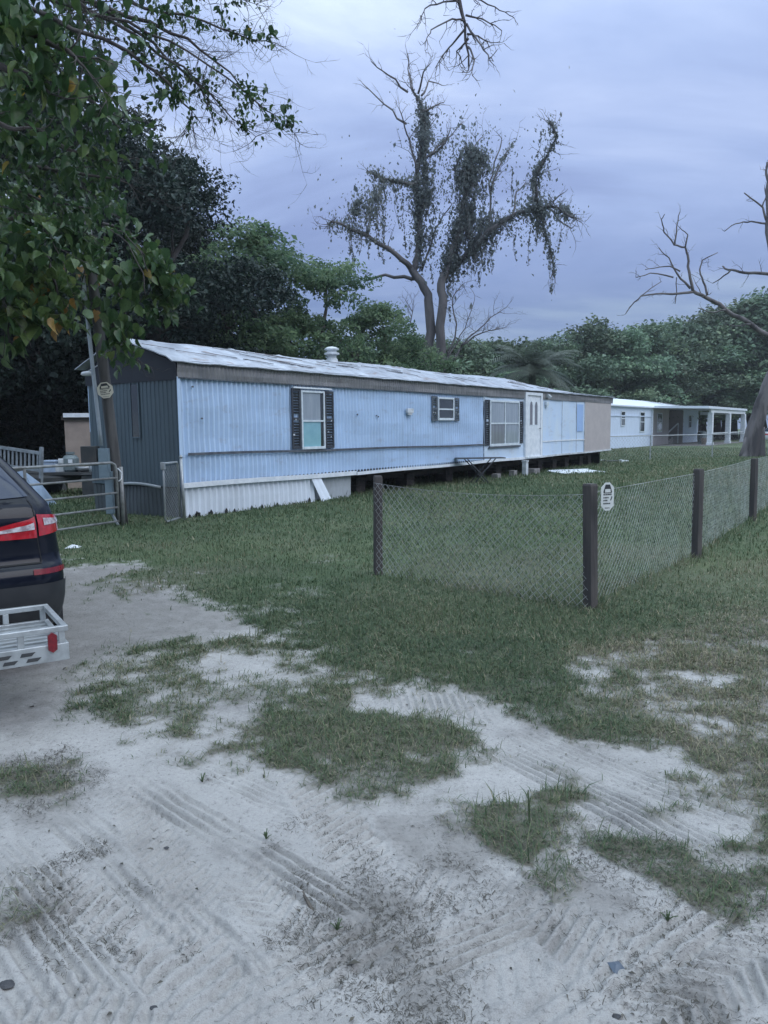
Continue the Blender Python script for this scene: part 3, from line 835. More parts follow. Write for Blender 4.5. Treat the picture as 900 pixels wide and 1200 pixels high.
for (x, y, a, b, c, m_, lb, ct, nm) in st:
    q = MB()
    if nm == 'door_post': q.span((-a / 2, -b / 2, -.02), (a / 2, b / 2, c)).span((-a * .6, -b * .6, c), (a * .6, b * .6, c + .04))
    else:
        q.span((-a / 2, -b / 2, 0), (-a / 2 + .05, b / 2, c)).span((a / 2 - .05, -b / 2, 0), (a / 2, b / 2, c)).span((-a / 2 + .05, -b / 2, 0), (a / 2 - .05, -b / 2 + .04, c)).span((-a / 2 + .05, b / 2 - .04, 0), (a / 2 - .05, b / 2, c)).span((-.025, -b / 2 + .04, 0), (.025, b / 2 - .04, c))
    o = q.build(nm, m_, bevel=.006); o.location = local(x, y, .0); o.rotation_euler = (0, 0, HOME_RZ + random.uniform(-.15, .15)); tag(o, lb, ct)
for (u, v, a, b, h_, lb, m_, ct, nm) in ((697, 540.5, .9, .35, .06, 'white strip of trim lying by the far end of the blue home', 'white', 'trim', 'trim_scrap'), (716, 541, .8, .5, .05, 'dark scrap sheet lying beside the white trim strip', 'junk', 'scrap', 'scrap_sheet'), (731, 541.5, .38, .3, .09, 'small white scrap alone on the far lawn', 'white', 'scrap', 'scrap_piece')):
    o = MB().prism([(-a / 2, -b / 2), (a / 2, -b / 2 * .7), (a / 2 * .9, b / 2), (-a / 2 * .8, b / 2 * .8)], 'z', 0, h_).prism([(-a / 2, -b / 2 * .6), (-a / 2 + .06, -b / 2 * .5), (-a / 2 + .10, b / 2 * .8), (-a / 2 + .02, b / 2 * .8)], 'z', h_, h_ + .03).build(nm, m_, bevel=.004)
    o.location = ground(u, v); o.rotation_euler = (0, 0, .3); tag(o, lb, ct)

# ------------------------------------------------------------------ neighbouring white home and its covered porch
NB_A = Vector((22.6, 65.0, 0))
nb = empty('neighbour_home', NB_A, HOME_RZ, 'white mobile home with flat roofed front porch beyond the blue home', 'mobile home')
nr = random.Random(5)
q = corrugated(-24, 0, .0, 3.15, 0, pitch=.40, dep=.012, seed=3, nz=2); q.build('front_wall', 'nb_wall', nb)
MB().span((0, -.02, 0), (5.2, .1, 3.1)).build('porch_wall', 'nb_tan_shade', nb)
MB().span((-.18, -.14, 0), (.0, .1, 3.12)).build('corner_post', 'white', nb, bevel=.01)
q = corrugated(10.3, 16.2, .0, 3.15, 0, pitch=.40, dep=.012, seed=4, nz=2); q.build('front_wall', 'nb_wall', nb)
MB().span((5.2, 1.8, 0), (10.3, 1.9, 3.1)).span((5.2, .1, 0), (5.3, 1.8, 3.1)).span((10.2, .02, 0), (10.3, 1.8, 3.1)).build('entry_wall', 'nb_tan_shade', nb)
MB().span((-24, 4.3, 0), (16.2, 4.4, 3.15)).span((16.1, .02, 0), (16.2, 4.3, 3.15)).span((-24, .02, 0), (-23.9, 4.3, 3.15)).build('rear_wall', 'nb_wall', nb)
d = MB().span((7.0, 1.74, .5), (8.0, 1.795, 2.6)).build('door', 'sheddark', nb); MB().span((7.85, 1.70, 1.5), (7.9, 1.738, 1.6)).build('handle', 'steel', d)
s_ = MB()
for k in range(4): s_.span((5.5 + .55 * k, .25, 0), (6.05 + .55 * k, 1.2, .16 * (k + 1)))
s_.build('step', 'block', nb)
s_ = MB().bar((5.6, .2, 1.0), (9.2, .2, 1.9), .09).bar((9.3, .2, 0), (9.3, .2, 1.9), .09).bar((5.6, .2, 0), (5.6, .2, 1.0), .09)
s_.build('stair_rail', 'white', nb)
for (x0, x1, z0, z1) in ((-8.0, -7.2, 1.75, 2.75), (-3.3, -2.2, 1.25, 2.75), (1.6, 2.9, 1.2, 2.7), (12.3, 13.2, 1.5, 2.6)):
    f = MB().span((x0 - .08, -.06, z0 - .08), (x1 + .08, -.03, z0)).span((x0 - .08, -.06, z1), (x1 + .08, -.03, z1 + .08)).span((x0 - .08, -.06, z0), (x0, -.03, z1)).span((x1, -.06, z0), (x1 + .08, -.03, z1)).span((x0, -.055, (z0 + z1) / 2 - .03), (x1, -.03, (z0 + z1) / 2 + .03)).build('window', 'frame', nb)
    MB().span((x0, -.045, z0), (x1, -.032, z1)).build('pane', 'pane_dark', f)
MB().span((-24, -.07, 2.42), (0 - .2, -.02, 2.50)).span((-24, -.05, .95), (-.2, -.02, 1.0)).build('trim_strip', 'nb_wall', nb)
b = MB()
b.prism([(-.25, 3.15), (4.65, 3.15), (4.65, 3.25), (2.2, 3.95), (-.25, 3.25)], 'x', -24.2, 16.4)
b.build('roof', 'nb_roof', nb)
b = MB(); b.add([(-.3, -.26, 3.16), (16.3, -.26, 3.16), (16.3, -4.5, 3.02), (-.0, -4.5, 3.02), (-.3, -.26, 3.34), (16.3, -.26, 3.34), (16.3, -4.5, 3.22), (-.0, -4.5, 3.22)], [(0, 1, 2, 3), (4, 5, 6, 7), (0, 1, 5, 4), (1, 2, 6, 5), (2, 3, 7, 6), (3, 0, 4, 7)])
b.build('porch_roof', 'nb_roof', nb)
MB().span((1.6, -4.36, 2.72), (16.2, -4.2, 3.0)).span((16.0, -4.2, 2.72), (16.16, -.2, 3.0)).build('beam', 'white', nb)
for x in (1.9, 8.9, 15.9): MB().span((x - .22, -4.45, 0), (x + .22, -4.05, 2.715)).span((x - .28, -4.5, 0), (x + .28, -4.0, .25)).build('porch_post', 'white', nb, bevel=.02)
MB().span((2.2, -4.3, .95), (15.7, -4.22, 1.05)).build('porch_rail', 'white_dirty', nb)
MB().span((-.0, -4.5, -.05), (16.2, -.05, .04)).build('porch_floor', 'block', nb)


def loc_nb(x, y, z=0): return NB_A + Vector((math.cos(HOME_RZ) * x - math.sin(HOME_RZ) * y, math.sin(HOME_RZ) * x + math.cos(HOME_RZ) * y, z))


# pieces standing on the porch
pc = empty('porch_chair', loc_nb(11.0, -1.6, .04), HOME_RZ, 'pale chair standing on the porch of the white home', 'chair')
MB().span((-.3, -.3, .42), (.3, .3, .48)).build('seat', 'white_dirty', pc); MB().span((-.3, .24, .48), (.3, .3, 1.1)).build('backrest', 'white_dirty', pc)
for a in (-1, 1):
    for c in (-1, 1): MB().span((a * .27 - .025, c * .27 - .025, 0), (a * .27 + .025, c * .27 + .025, .419)).build('leg', 'white_dirty', pc)
bb = MB().lathe((0, 0, 0), [(.35, 0), (.42, .5), (.42, .9), (.36, 1.05), (.1, 1.15)], 14).build('covered_grill', 'tank'); bb.location = loc_nb(6.5, -2.6, .04); tag(bb, 'dark covered round grill on the porch of the white home', 'grill')
pl = MB().lathe((0, 0, 0), [(.3, 0), (.42, .5), (.44, .55)], 14).build('porch_planter', 'shedtan'); pl.location = loc_nb(4.3, -3.4, .04); tag(pl, 'brown planter on the porch beside the first white post', 'planter')


# ------------------------------------------------------------------ fences
def chain_mesh(a, b, h, pitch, rad, z0=.03, sag=.02, wob=.012, seed=0):
    """crossing wires clipped to the panel between a and b"""
    a, b = Vector(a), Vector(b); d = b - a; ln = d.length; d.normalize(); nrm = Vector((-d.y, d.x, 0))
    mb = MB(); rr = random.Random(seed); p2 = pitch

    def pos(s, z, off):
        hh = z * (1 - (sag * 4 * (s / ln) * (1 - s / ln)) * (z / h)) + z0
        return a + d * s + nrm * (off + wob * math.sin(s * 2.3 + z * 3 + seed)) + Vector((0, 0, hh))
    k = -h
    off = rad * .9
    while k < ln + h:
        for sgn in (1, -1):
            s0, s1 = k, k + h
            if sgn == -1: s0, s1 = k + h, k
            # along z from 0 to h, s from s0 to s1
            t0, t1 = 0.0, 1.0
            for lim, up in ((0.0, False), (ln, True)):
                ds = s1 - s0
                tt = (lim - s0) / ds
                if (ds > 0) == (not up): t0 = max(t0, tt)
                else: t1 = min(t1, tt)
            if t1 - t0 < .02: continue
            n = max(2, int((t1 - t0) * h / .20) + 1)
            pts = [pos(s0 + (s1 - s0) * (t0 + (t1 - t0) * i / n), h * (t0 + (t1 - t0) * i / n), off * sgn) for i in range(n + 1)]
            mb.tube(pts, rad, 3, cap=False)
        k += p2
    return mb


fence = empty('wire_fence', ground(692, 718), 0, 'chain link fence on dark square wooden posts around the lawn corner', 'fence')
FO = fence.location.copy()
P1, P2, P3, P4 = [ground(*q).xy.to_3d() for q in ((443, 675), (692, 716), (816, 655), (882, 610))]
P5 = P4 + (P4 - P3).normalized() * 4.3; P6 = P5 + (P4 - P3).normalized() * 4.3
for i, (P, hh, wd) in enumerate(((P1, 1.135, .088), (P2, 1.15, .094), (P3, 1.12, .092), (P4, 1.08, .092), (P5, 1.10, .115), (P6, 1.1, .115))):
    b = MB(); w2 = wd / 2; rr = random.Random(i); rows = []
    prof = [(-w2, -w2), (0, -w2 * 1.02), (w2, -w2), (w2 * 1.02, 0), (w2, w2), (0, w2 * 1.02), (-w2, w2), (-w2 * 1.02, 0)]
    lv = [-.05, .3, .6, .85, 1.05, hh - .02, hh]
    lean = (rr.uniform(-.02, .02), rr.uniform(-.02, .02))
    o0 = len(b.v)
    for z in lv:
        s_ = 1 + rr.uniform(-.03, .03) if z < hh else .9
        b.v += [(x * s_ + lean[0] * z, y * s_ + lean[1] * z, z) for x, y in prof]
    for k in range(len(lv) - 1):
        for j in range(8):
            b.f.append([k * 8 + j, k * 8 + (j + 1) % 8, (k + 1) * 8 + (j + 1) % 8, (k + 1) * 8 + j]); b.mi.append(0)
    b.f.append(list(range((len(lv) - 1) * 8, len(lv) * 8))); b.mi.append(0)
    q = b.build('post', 'postwood', fence, bevel=.004); q.location = P - FO; q.rotation_euler = (0, 0, (.25, .62, .6, .6, .6, .6)[i])
for i, (a, b, s_) in enumerate(((P1, P2, .055), (P2, P3, .0), (P3, P4, .01), (P4, P5, .02), (P5, P6, .02))):
    d = (b - a).normalized(); nrm = Vector((d.y, -d.x, 0)) * (.050 if i == 0 else -.058)
    mb = chain_mesh(a + nrm - FO, b + nrm - FO, 1.03, .082, (.0026 if i == 0 else .0016), sag=s_, seed=i)
    pts = [a + nrm - FO + (b - a) * (k / 12) + Vector((0, 0, 1.06 * (1 - s_ * 4 * (k / 12) * (1 - k / 12)))) for k in range(13)]
    mb.tube(pts, .0026, 4)
    mb.build('wire_mesh', 'wire', fence)

# the far fence with a top rail in front of the neighbour
ff = empty('far_fence', (7.2, 34.6, 0), 0, 'thin metal railed chain link fence before the white home', 'fence')
ffd = Vector((3.92, 2.07, 0)).normalized(); fo = Vector((7.2, 34.6, 0)); ffs = Vector((11.98, 37.11, 0)) - ffd * 3.2 - fo
for i in range(6):
    MB().tube([ffs + ffd * 4.43 * i + Vector((0, 0, -.02)), ffs + ffd * 4.43 * i + Vector((0, 0, 1.22))], .030, 8).build('post', 'steel', ff)
MB().tube([ffs + Vector((0, 0, 1.19)), ffs + ffd * 22.2 + Vector((0, 0, 1.19))], .021, 8).build('top_rail', 'steel', ff)
chain_mesh(ffs, ffs + ffd * 22.15, 1.13, .20, .0022, seed=9).build('wire_mesh', 'wire', ff)

# five-bar farm gate beside the utility pole
ga = Vector((-4.66, 13.45, 0)); gdir = (Vector((-5.62, 11.55, 0)) - ga).normalized()
gate = empty('farm_gate', ga, math.atan2(gdir.y, gdir.x), 'grey five bar tubular farm gate between black car and utility pole', 'gate')
GL = 3.7
top = [(GL - .02, 0, .10), (GL, 0, .22), (GL, 0, 1.0), (GL - .03, 0, 1.09), (GL - .12, 0, 1.13), (.13, 0, 1.13), (.05, 0, 1.09), (.02, 0, .99), (.02, 0, .08)]
MB().tube(top, .023, 10).build('gate_frame', 'pipe', gate, smooth=True)
for z in (.10, .345, .60, .86): MB().tube([(.03, 0, z), (GL - .01, 0, z)], .019, 10).build('rail', 'pipe', gate, smooth=True)
MB().span((1.85, -.012, .10), (1.89, .012, 1.12)).build('stile', 'pipe', gate)
MB().tube([(.02, .03, 1.03), (-.05, .05, .95), (-.04, .05, .84), (.02, .035, .80)], .012, 6).build('chain', 'white', gate, smooth=True)
gp_ = MB().tube([(0, 0, -.03), (0, 0, 1.05)], .035, 10).build('gate_post', 'pipe', smooth=True); gp_.location = ga + Vector((.03, .10, 0)); tag(gp_, 'thin grey steel post at the right end of the farm gate', 'post')

# small walk gate standing open, seen edge on
wg0 = ground(211, 611).xy.to_3d(); wg1 = ground(199, 617).xy.to_3d()
wg = empty('walk_gate', wg0, 0, 'narrow chain link walk gate standing open by the home corner', 'gate')
dv = (wg1 - wg0).normalized(); gw = .70
dv = Vector((-.10, -1, 0)).normalized()
fr = [Vector((0, 0, .07)), Vector((0, 0, 1.02)), dv * .05 + Vector((0, 0, 1.10)), dv * (gw - .05) + Vector((0, 0, 1.10)), dv * gw + Vector((0, 0, 1.02)), dv * gw + Vector((0, 0, .12)), dv * (gw - .05) + Vector((0, 0, .07)), Vector((0, 0, .07))]
MB().tube(fr, .019, 8).build('gate_frame', 'steel', wg, smooth=True)
chain_mesh(dv * .02, dv * (gw - .02), .96, .082, .002, z0=.09, sag=0, wob=0, seed=3).build('wire_mesh', 'wire', wg)
MB().box(dv * (gw + .01) + Vector((0, 0, 1.06)), (.07, .09, .13)).build('latch', 'steel', wg, bevel=.01)
pq = MB().tube([(0, 0, -.03), (-.03, .02, 1.17)], .028, 10).lathe((-.03, .02, 1.17), [(.034, 0), (.036, .02), (.02, .045), (.004, .055)], 10).build('gate_post', 'steel', smooth=True)
pq.location = wg0 + Vector((.07, .06, 0)); tag(pq, 'leaning steel gate post at the corner of the blue home', 'post')

# ------------------------------------------------------------------ utility pole, conduit and meter box
pb = at(143, 600, 13.72); pb.z = 0
pt = at(104, 290, 13.35)
pole = empty('utility_pole', pb, 0, 'weathered wooden utility pole leaning left beside the farm gate', 'utility pole')
v_ = pt - pb; ex = v_ * 1.12
MB().tube([ex * k / 8 - Vector((0, 0, .05 if k == 0 else 0)) for k in range(9)], [.104 - .003 * k for k in range(9)], 14).build('shaft', 'polewood', pole, smooth=True)
f0 = Vector((-.15, -.16, 0))
boxp = v_ * .22 + f0
MB().tube([v_ * (.30 + .7 * k / 8) + f0 * (1.0 - .28 * k / 8) for k in range(9)], .034, 10).build('conduit', 'conduit', pole, smooth=True)
bm_ = MB().box(v_ * .235 + f0 + Vector((.02, 0, 0)), (.17, .12, .52)).box(v_ * .235 + f0 + Vector((.02, -.062, 0)), (.14, .006, .46)); bm_.build('meter_box', 'boxblue', pole, bevel=.01)
bm_ = MB().box(v_ * .10 + f0 + Vector((.04, 0, .12)), (.13, .10, .75)); bm_.build('lower_duct', 'boxblue', pole, bevel=.008)
MB().box(v_ * .275 + f0 + Vector((-.22, .04, -.06)), (.27, .2, .34)).build('breaker_box', 'junk', pole, bevel=.012)
MB().tube([v_ * .10 + f0 + Vector((.02, .02, -.2)), Vector((-.02, -.15, 0))], .025, 8).build('ground_pipe', 'conduit', pole)
q = v_ * .56 + Vector((-.32, .10, 0))
MB().lathe(q, [(.02, .06), (.10, .045), (.12, .0), (.10, -.02)], 14).tube([q + Vector((0, 0, .05)), q + Vector((.14, -.05, .12)), v_ * .60], .010, 6).build('flood_lamp', 'white_dirty', pole, smooth=True)


def octo(w, h, cut):
    return [(-w / 2 + cut, -h / 2), (w / 2 - cut, -h / 2), (w / 2, -h / 2 + cut), (w / 2, h / 2 - cut), (w / 2 - cut, h / 2), (-w / 2 + cut, h / 2), (-w / 2, h / 2 - cut), (-w / 2, -h / 2 + cut)]


def textbars(mb, x0, x1, z, hgt, y, rr):
    x = x0
    while x < x1 - .006:
        l_ = min(rr.uniform(.006, .016), x1 - x)
        mb.span((x, y - .0012, z), (x + l_, y, z + hgt * rr.uniform(.75, 1))); x += l_ + rr.uniform(.002, .005)


def warn_sign(name, loc, rz, w, h, cut, label, base_m, tilt=0):
    e = empty(name, loc, rz, label, 'sign')
    e.rotation_euler = (0, tilt, rz)
    MB().prism(octo(w, h, cut), 'y', -.004, .0).build('board', base_m, e)
    k = MB(); rr = random.Random(int(w * 1000))
    t = .80
    # dark head panel with a pale house shape, rows of small unreadable text, a pointing mark
    k.prism([(-w * .30, h * .12), (w * .30, h * .12), (w * .34, h * .17), (w * .17, h * .43), (-w * .17, h * .43), (-w * .34, h * .17)], 'y', -.0058, -.0042)
    k.build('head_panel', 'signk', e)
    MB().prism([(-w * .23, h * .15), (w * .23, h * .15), (w * .20, h * .27), (-w * .20, h * .27)], 'y', -.0075, -.006).build('emblem', base_m, e)
    x = MB()
    for j, z in enumerate((.05, -.06, -.16, -.27)):
        textbars(x, -w * .33, w * (.30, .12, .05, .26)[j], z * h, h * .055, -.0042, rr)
    x.prism([(w * .20, -h * .14), (w * .27, -h * .14), (w * .38, -h * .02), (w * .32, h * .02)], 'y', -.0055, -.0042)
    textbars(x, -w * .2, w * .2, -.42 * h, h * .03, -.0042, rr)
    x.build('lettering', 'signk', e)
    return e


dvw = (P2 - Vector((0, 0, 0))).normalized()
warn_sign('security_sign', P2 + Vector((.095, -.125, 1.045)), R(18), .128, .245, .042, 'tall white octagonal security sign on the corner fence post', 'signw', 0)
warn_sign('security_sign', pb + v_ * .50 + Vector((.03, -.135, 0)), R(12), .26, .27, .078, 'round octagonal cream security sign on the utility pole', 'signy', R(-8))


# ------------------------------------------------------------------ car bodies lofted from measured rings
class Shell:
    def __init__(s, tab): s.t = tab

    def row(s, z):
        t = s.t
        if z <= t[0][0]: return t[0][1:]
        for a, b in zip(t, t[1:]):
            if z <= b[0]:
                f = (z - a[0]) / (b[0] - a[0]); return tuple(p + (q - p) * f for p, q in zip(a[1:], b[1:]))
        return t[-1][1:]

    def pt(s, t, z, off=0.0):
        if off:
            e = .01
            a, b = s.pt(t + e, z), s.pt(t - e, z); c, d = s.pt(t, z + e), s.pt(t, z - e)
            n = (a - b).cross(c - d)
            if n.length > 1e-9: return s.pt(t, z) + n.normalized() * off
        w, y0, y1, r, bow = s.row(z); sg = 1 if t >= 0 else -1; t = abs(t)
        xb = w - r
        if t <= 1:
            x = xb * t; y = y0 + bow * (t * xb / w) ** 2
        elif t <= 2:
            a = (t - 1) * math.pi / 2; x = xb + r * math.sin(a); yb = y0 + bow * (xb / w) ** 2; y = yb + r * (1 - math.cos(a))
        elif t <= 3:
            yb = y0 + bow * (xb / w) ** 2 + r; x = w; y = yb + (t - 2) * (y1 - r - yb)
        elif t <= 4:
            a = (t - 3) * math.pi / 2; x = xb + r * math.cos(a); y = y1 - r + r * math.sin(a)
        else:
            x = xb * (5 - t); y = y1
        return Vector((sg * x, y, z))

    def body(s, zs):
        mb = MB(); ts = [0, .25, .5, .75, 1, 1.15, 1.3, 1.5, 1.7, 1.85, 2, 2.12, 2.25, 2.4, 2.55, 2.7, 2.85, 3, 3.25, 3.5, 3.75, 4, 4.3, 4.65, 5]
        full = ts + [-t for t in ts[::-1][1:-1]]; n = len(full)
        for z in zs: mb.v += [tuple(s.pt(t, z)) for t in full]
        for i in range(len(zs) - 1):
            for j in range(n):
                mb.f.append([i * n + j, i * n + (j + 1) % n, (i + 1) * n + (j + 1) % n, (i + 1) * n + j]); mb.mi.append(0)
        mb.f.append(list(range((len(zs) - 1) * n, len(zs) * n))); mb.mi.append(0)
        mb.f.append(list(range(n))[::-1]); mb.mi.append(0)
        return mb

    def patch(s, t0, t1, zlo, zhi, off, nt=14, nz=6):
        mb = MB(); rows = []
        for k in range(nz + 1):
            row = []
            for j in range(nt + 1):
                t = t0 + (t1 - t0) * j / nt
                a = zlo(t) if callable(zlo) else zlo; b = zhi(t) if callable(zhi) else zhi
                row.append(s.pt(t, a + (b - a) * k / nz, off))
            rows.append(row)
        return mb.grid(rows)


def wheels(root, xs, ys, r=.36, wd=.225, small=False):
    for x in xs:
        for y in ys:
            w_ = empty('wheel', (x, y, r), 0, None, None); w_.parent = root
            s_ = 1 if x > 0 else -1
            t_ = MB().lathe((0, 0, 0), [(r * .62, -wd / 2), (r * .93, -wd / 2), (r, -wd / 2 + .03), (r, wd / 2 - .03), (r * .93, wd / 2), (r * .62, wd / 2)], 28).build('tyre', 'tyre', w_, smooth=False); t_.rotation_euler = (0, R(90), 0)
            rm = MB().lathe((0, 0, 0), [(r * .2, wd * .42), (r * .6, wd * .35), (r * .63, wd * .48), (r * .66, wd * .3)], 28)
            for k in range(5):
                a = k * 2 * math.pi / 5; rm.bar((r * .08 * math.cos(a), r * .08 * math.sin(a), wd * .44), (r * .6 * math.cos(a), r * .6 * math.sin(a), wd * .47), .055, .03)
            q = rm.build('rim', 'rim', w_); q.rotation_euler = (0, R(90) * s_, 0)


SUV = Shell([(.26, .80, .20, 4.42, .20, .04), (.36, .88, .06, 4.56, .22, .06), (.50, .91, .01, 4.62, .22, .07), (.66, .92, .0, 4.63, .22, .07), (.74, .918, .02, 4.62, .22, .07), (.78, .912, .075, 4.60, .20, .06),
             (.92, .895, .075, 4.56, .20, .06), (1.04, .885, .085, 4.40, .19, .06), (1.11, .87, .10, 4.10, .18, .06), (1.16, .855, .125, 3.72, .17, .06), (1.20, .825, .16, 3.50, .16, .06), (1.31, .745, .27, 3.20, .15, .06), (1.43, .655, .40, 2.95, .14, .06), (1.52, .585, .50, 2.72, .14, .06), (1.58, .53, .56, 2.50, .14, .06), (1.62, .46, .66, 2.25, .14, .05), (1.64, .34, .90, 1.95, .14, .03)])
CAR_Y = Vector((-.54, .84, 0)).normalized(); CAR_RZ = math.atan2(-CAR_Y.x, CAR_Y.y)
cX = Vector((CAR_Y.y, -CAR_Y.x, 0))
# right rear corner of the body stands at this ground point
cor = Vector((-2.19, 5.24, 0))
suv = empty('parked_suv', cor - cX * .92 - CAR_Y * .08, CAR_RZ, 'dark navy SUV with red tail lights parked at the left edge', 'car')
SUV.body([.26, .30, .36, .43, .50, .58, .66, .70, .74, .76, .78, .84, .92, .98, 1.04, 1.08, 1.11, 1.135, 1.16, 1.18, 1.20, 1.25, 1.31, 1.37, 1.43, 1.475, 1.52, 1.55, 1.58, 1.60, 1.62, 1.64]).build('body', 'navy', suv, smooth=True)
SUV.patch(-1.25, 1.25, lambda t: 1.195 + .02 * abs(t), lambda t: 1.545 - .02 * t * t, .006, 16, 8).build('rear_window', 'glass_dark', suv, smooth=True)
for sg in (1, -1):
    SUV.patch(sg * 2.08, sg * 2.9, lambda t: 1.19, lambda t: 1.54 - (.25 * max(0, (abs(t) - 2.55) / .35)), .006, 12, 6).build('side_window', 'glass_dark', suv, smooth=True)
    tl = empty('taillight', (0, 0, 0), 0, None, None); tl.parent = suv
    # outer lamp wraps the corner, inner lamp tapers towards the hatch centre
    SUV.patch(sg * 1.18, sg * 1.94, lambda t: .955 + .03 * (abs(t) - 1.18), lambda t: 1.10 - .03 * (abs(t) - 1.2), .016, 12, 5).build('outer_lens', 'red', tl, smooth=True)
    SUV.patch(sg * 1.30, sg * 1.80, lambda t: 1.01 + .012 * abs(t), lambda t: 1.072 - .03 * (abs(t) - 1.3), .022, 10, 4).build('outer_lamp', 'clear', tl, smooth=True)
    SUV.patch(sg * .58, sg * 1.14, lambda t: .945 + .035 * max(0, .75 - abs(t)) * 2, lambda t: 1.015 + .13 * (abs(t) - .58), .012, 12, 5).build('inner_lens', 'red', tl, smooth=True)
    SUV.patch(sg * .64, sg * 1.10, lambda t: .985 + .035 * (abs(t) - .6), lambda t: .995 + .105 * (abs(t) - .6), .018, 12, 4).build('inner_lamp', 'clear', tl, smooth=True)
    SUV.patch(sg * 1.0, sg * 1.9, .70, .735, .008, 12, 2).build('reflector', 'reflector', suv, smooth=True)
    ar = SUV
    for y in (.86, 3.62):
        b = MB(); n = 16; o_ = [(y + .44 * math.cos(math.pi * k / n), .36 + .44 * math.sin(math.pi * k / n)) for k in range(n + 1)]
        b.prism(o_ + [(y - .44, .22), (y + .44, .22)], 'x', sg * .90, sg * .93); b.build('wheel_arch', 'plastic', suv)
    mr = MB().box((sg * 1.02, 3.25, 1.12), (.2, .12, .15)).box((sg * .92, 3.25, 1.10), (.08, .06, .06)).build('mirror', 'navy', suv, bevel=.03)
    hl = SUV.patch(sg * 3.3, sg * 4.3, .80, .93, .01, 10, 3).build('headlight', 'clear', suv, smooth=True)
SUV.patch(-2.0, 2.0, .28, .64, .012, 40, 6).build('bumper', 'plastic', suv, smooth=True)
SUV.patch(-.35, .35, .80, .94, -.015, 8, 3).build('plate_recess', 'plastic', suv)
MB().box((0, .072, .87), (.30, .01, .13)).build('plate', 'white', suv)
MB().add([tuple(q) for q in ((-.47, .42, 1.59), (.47, .42, 1.59), (.42, .80, 1.642), (-.42, .80, 1.642), (-.46, .45, 1.565), (.46, .45, 1.565), (.43, .70, 1.59), (-.43, .70, 1.59))], [(0, 1, 2, 3), (4, 5, 6, 7), (0, 1, 5, 4), (1, 2, 6, 5), (2, 3, 7, 6), (3, 0, 4, 7)]).build('spoiler', 'navy', suv, bevel=.012)
for sg in (1, -1): SUV.patch(sg * 1.145, sg * 1.165, .775, 1.20, .004, 2, 10).build('panel_gap', 'black', suv)
SUV.patch(-1.16, 1.16, .768, .778, .004, 24, 1).build('panel_gap', 'black', suv)
MB().bar((-.22, .066, .985), (.22, .066, .985), .02, .025).build('hatch_trim', 'alu', suv, bevel=.004)
wheels(suv, (.82, -.82), (.86, 3.62))

# aluminium hitch cargo carrier
cc = empty('cargo_carrier', suv.location - CAR_Y * .0, CAR_RZ, 'silver aluminium hitch cargo carrier with red reflector behind the SUV', 'cargo carrier')
cc.location = cor - cX * .92 - CAR_Y * .05
W2, Y0, Y1, ZT, ZB = .73, -.93, -.25, .555, .455
fr = MB()
fr.span((-W2, Y0, ZT - .032), (W2, Y0 + .032, ZT)).span((-W2, Y1 - .032, ZT - .032), (W2, Y1, ZT)).span((-W2, Y0 + .032, ZT - .031), (-W2 + .032, Y1 - .032, ZT - .001)).span((W2 - .032, Y0 + .032, ZT - .031), (W2, Y1 - .032, ZT - .001))
fr.build('top_rail', 'alu', cc, bevel=.004)
for x in (-.695, -.24, .24, .48, .695):
    for y in (Y0 + .018, Y1 - .018): MB().span((x - .017, y - .012, ZB), (x + .017, y + .012, ZT - .0325)).build('stanchion', 'alu', cc, bevel=.003)
fr = MB().span((-W2, Y0, ZB - .10), (W2, Y0 + .03, ZB + .0)).span((-W2, Y1 - .03, ZB - .06), (W2, Y1, ZB)).span((-W2, Y0 + .03, ZB - .06), (-W2 + .03, Y1 - .03, ZB - .001)).span((W2 - .03, Y0 + .03, ZB - .06), (W2, Y1 - .03, ZB - .001))
fr.build('lower_frame', 'alu', cc, bevel=.004)
fl = MB()
for k in range(7): fl.span((-W2 + .03, Y0 + .06 + k * .085, ZB - .028), (W2 - .03, Y0 + .10 + k * .085, ZB - .012))
for k in range(11): fl.span((-W2 + .06 + k * .13, Y0 + .03, ZB - .055), (-W2 + .09 + k * .13, Y1 - .03, ZB - .0285))
fl.build('floor_grid', 'alu', cc)
pn = MB()
for k in range(11):
    for q, z in ((0, -.048), (.03, -.082)): pn.prism([(-.73 + q + k * .12, ZB + z), (-.67 + q + k * .12, ZB + z), (-.65 + q + k * .12, ZB + z + .020), (-.72 + q + k * .12, ZB + z + .020)], 'y', Y0 - .003, Y0 + .002)
pn.build('slot', 'junk', cc)
MB().span((-.03, Y1, .35), (.03, .25, .41)).build('hitch_bar', 'plastic', cc)
for sg in (1, -1):
    MB().prism([(sg * .64 - .024, -.04), (sg * .64, -.058), (sg * .64 + .024, -.04), (sg * .64 + .024, .04), (sg * .64, .058), (sg * .64 - .024, .04)], 'y', Y0 - .022, Y0 - .004).build('reflector', 'reflector', cc, loc=(0, 0, ZB + .015))

# cars beyond the neighbour
SED = Shell([(.22, .78, .10, 4.5, .2, .05), (.35, .87, .0, 4.62, .25, .06), (.6, .89, .0, 4.62, .25, .06), (.85, .87, .06, 4.4, .22, .06), (.95, .83, .30, 3.6, .2, .05), (1.0, .80, .55, 3.35, .18, .05), (1.25, .68, .95, 2.85, .16, .05), (1.42, .58, 1.25, 2.4, .16, .04), (1.45, .42, 1.5, 2.2, .16, .03)])


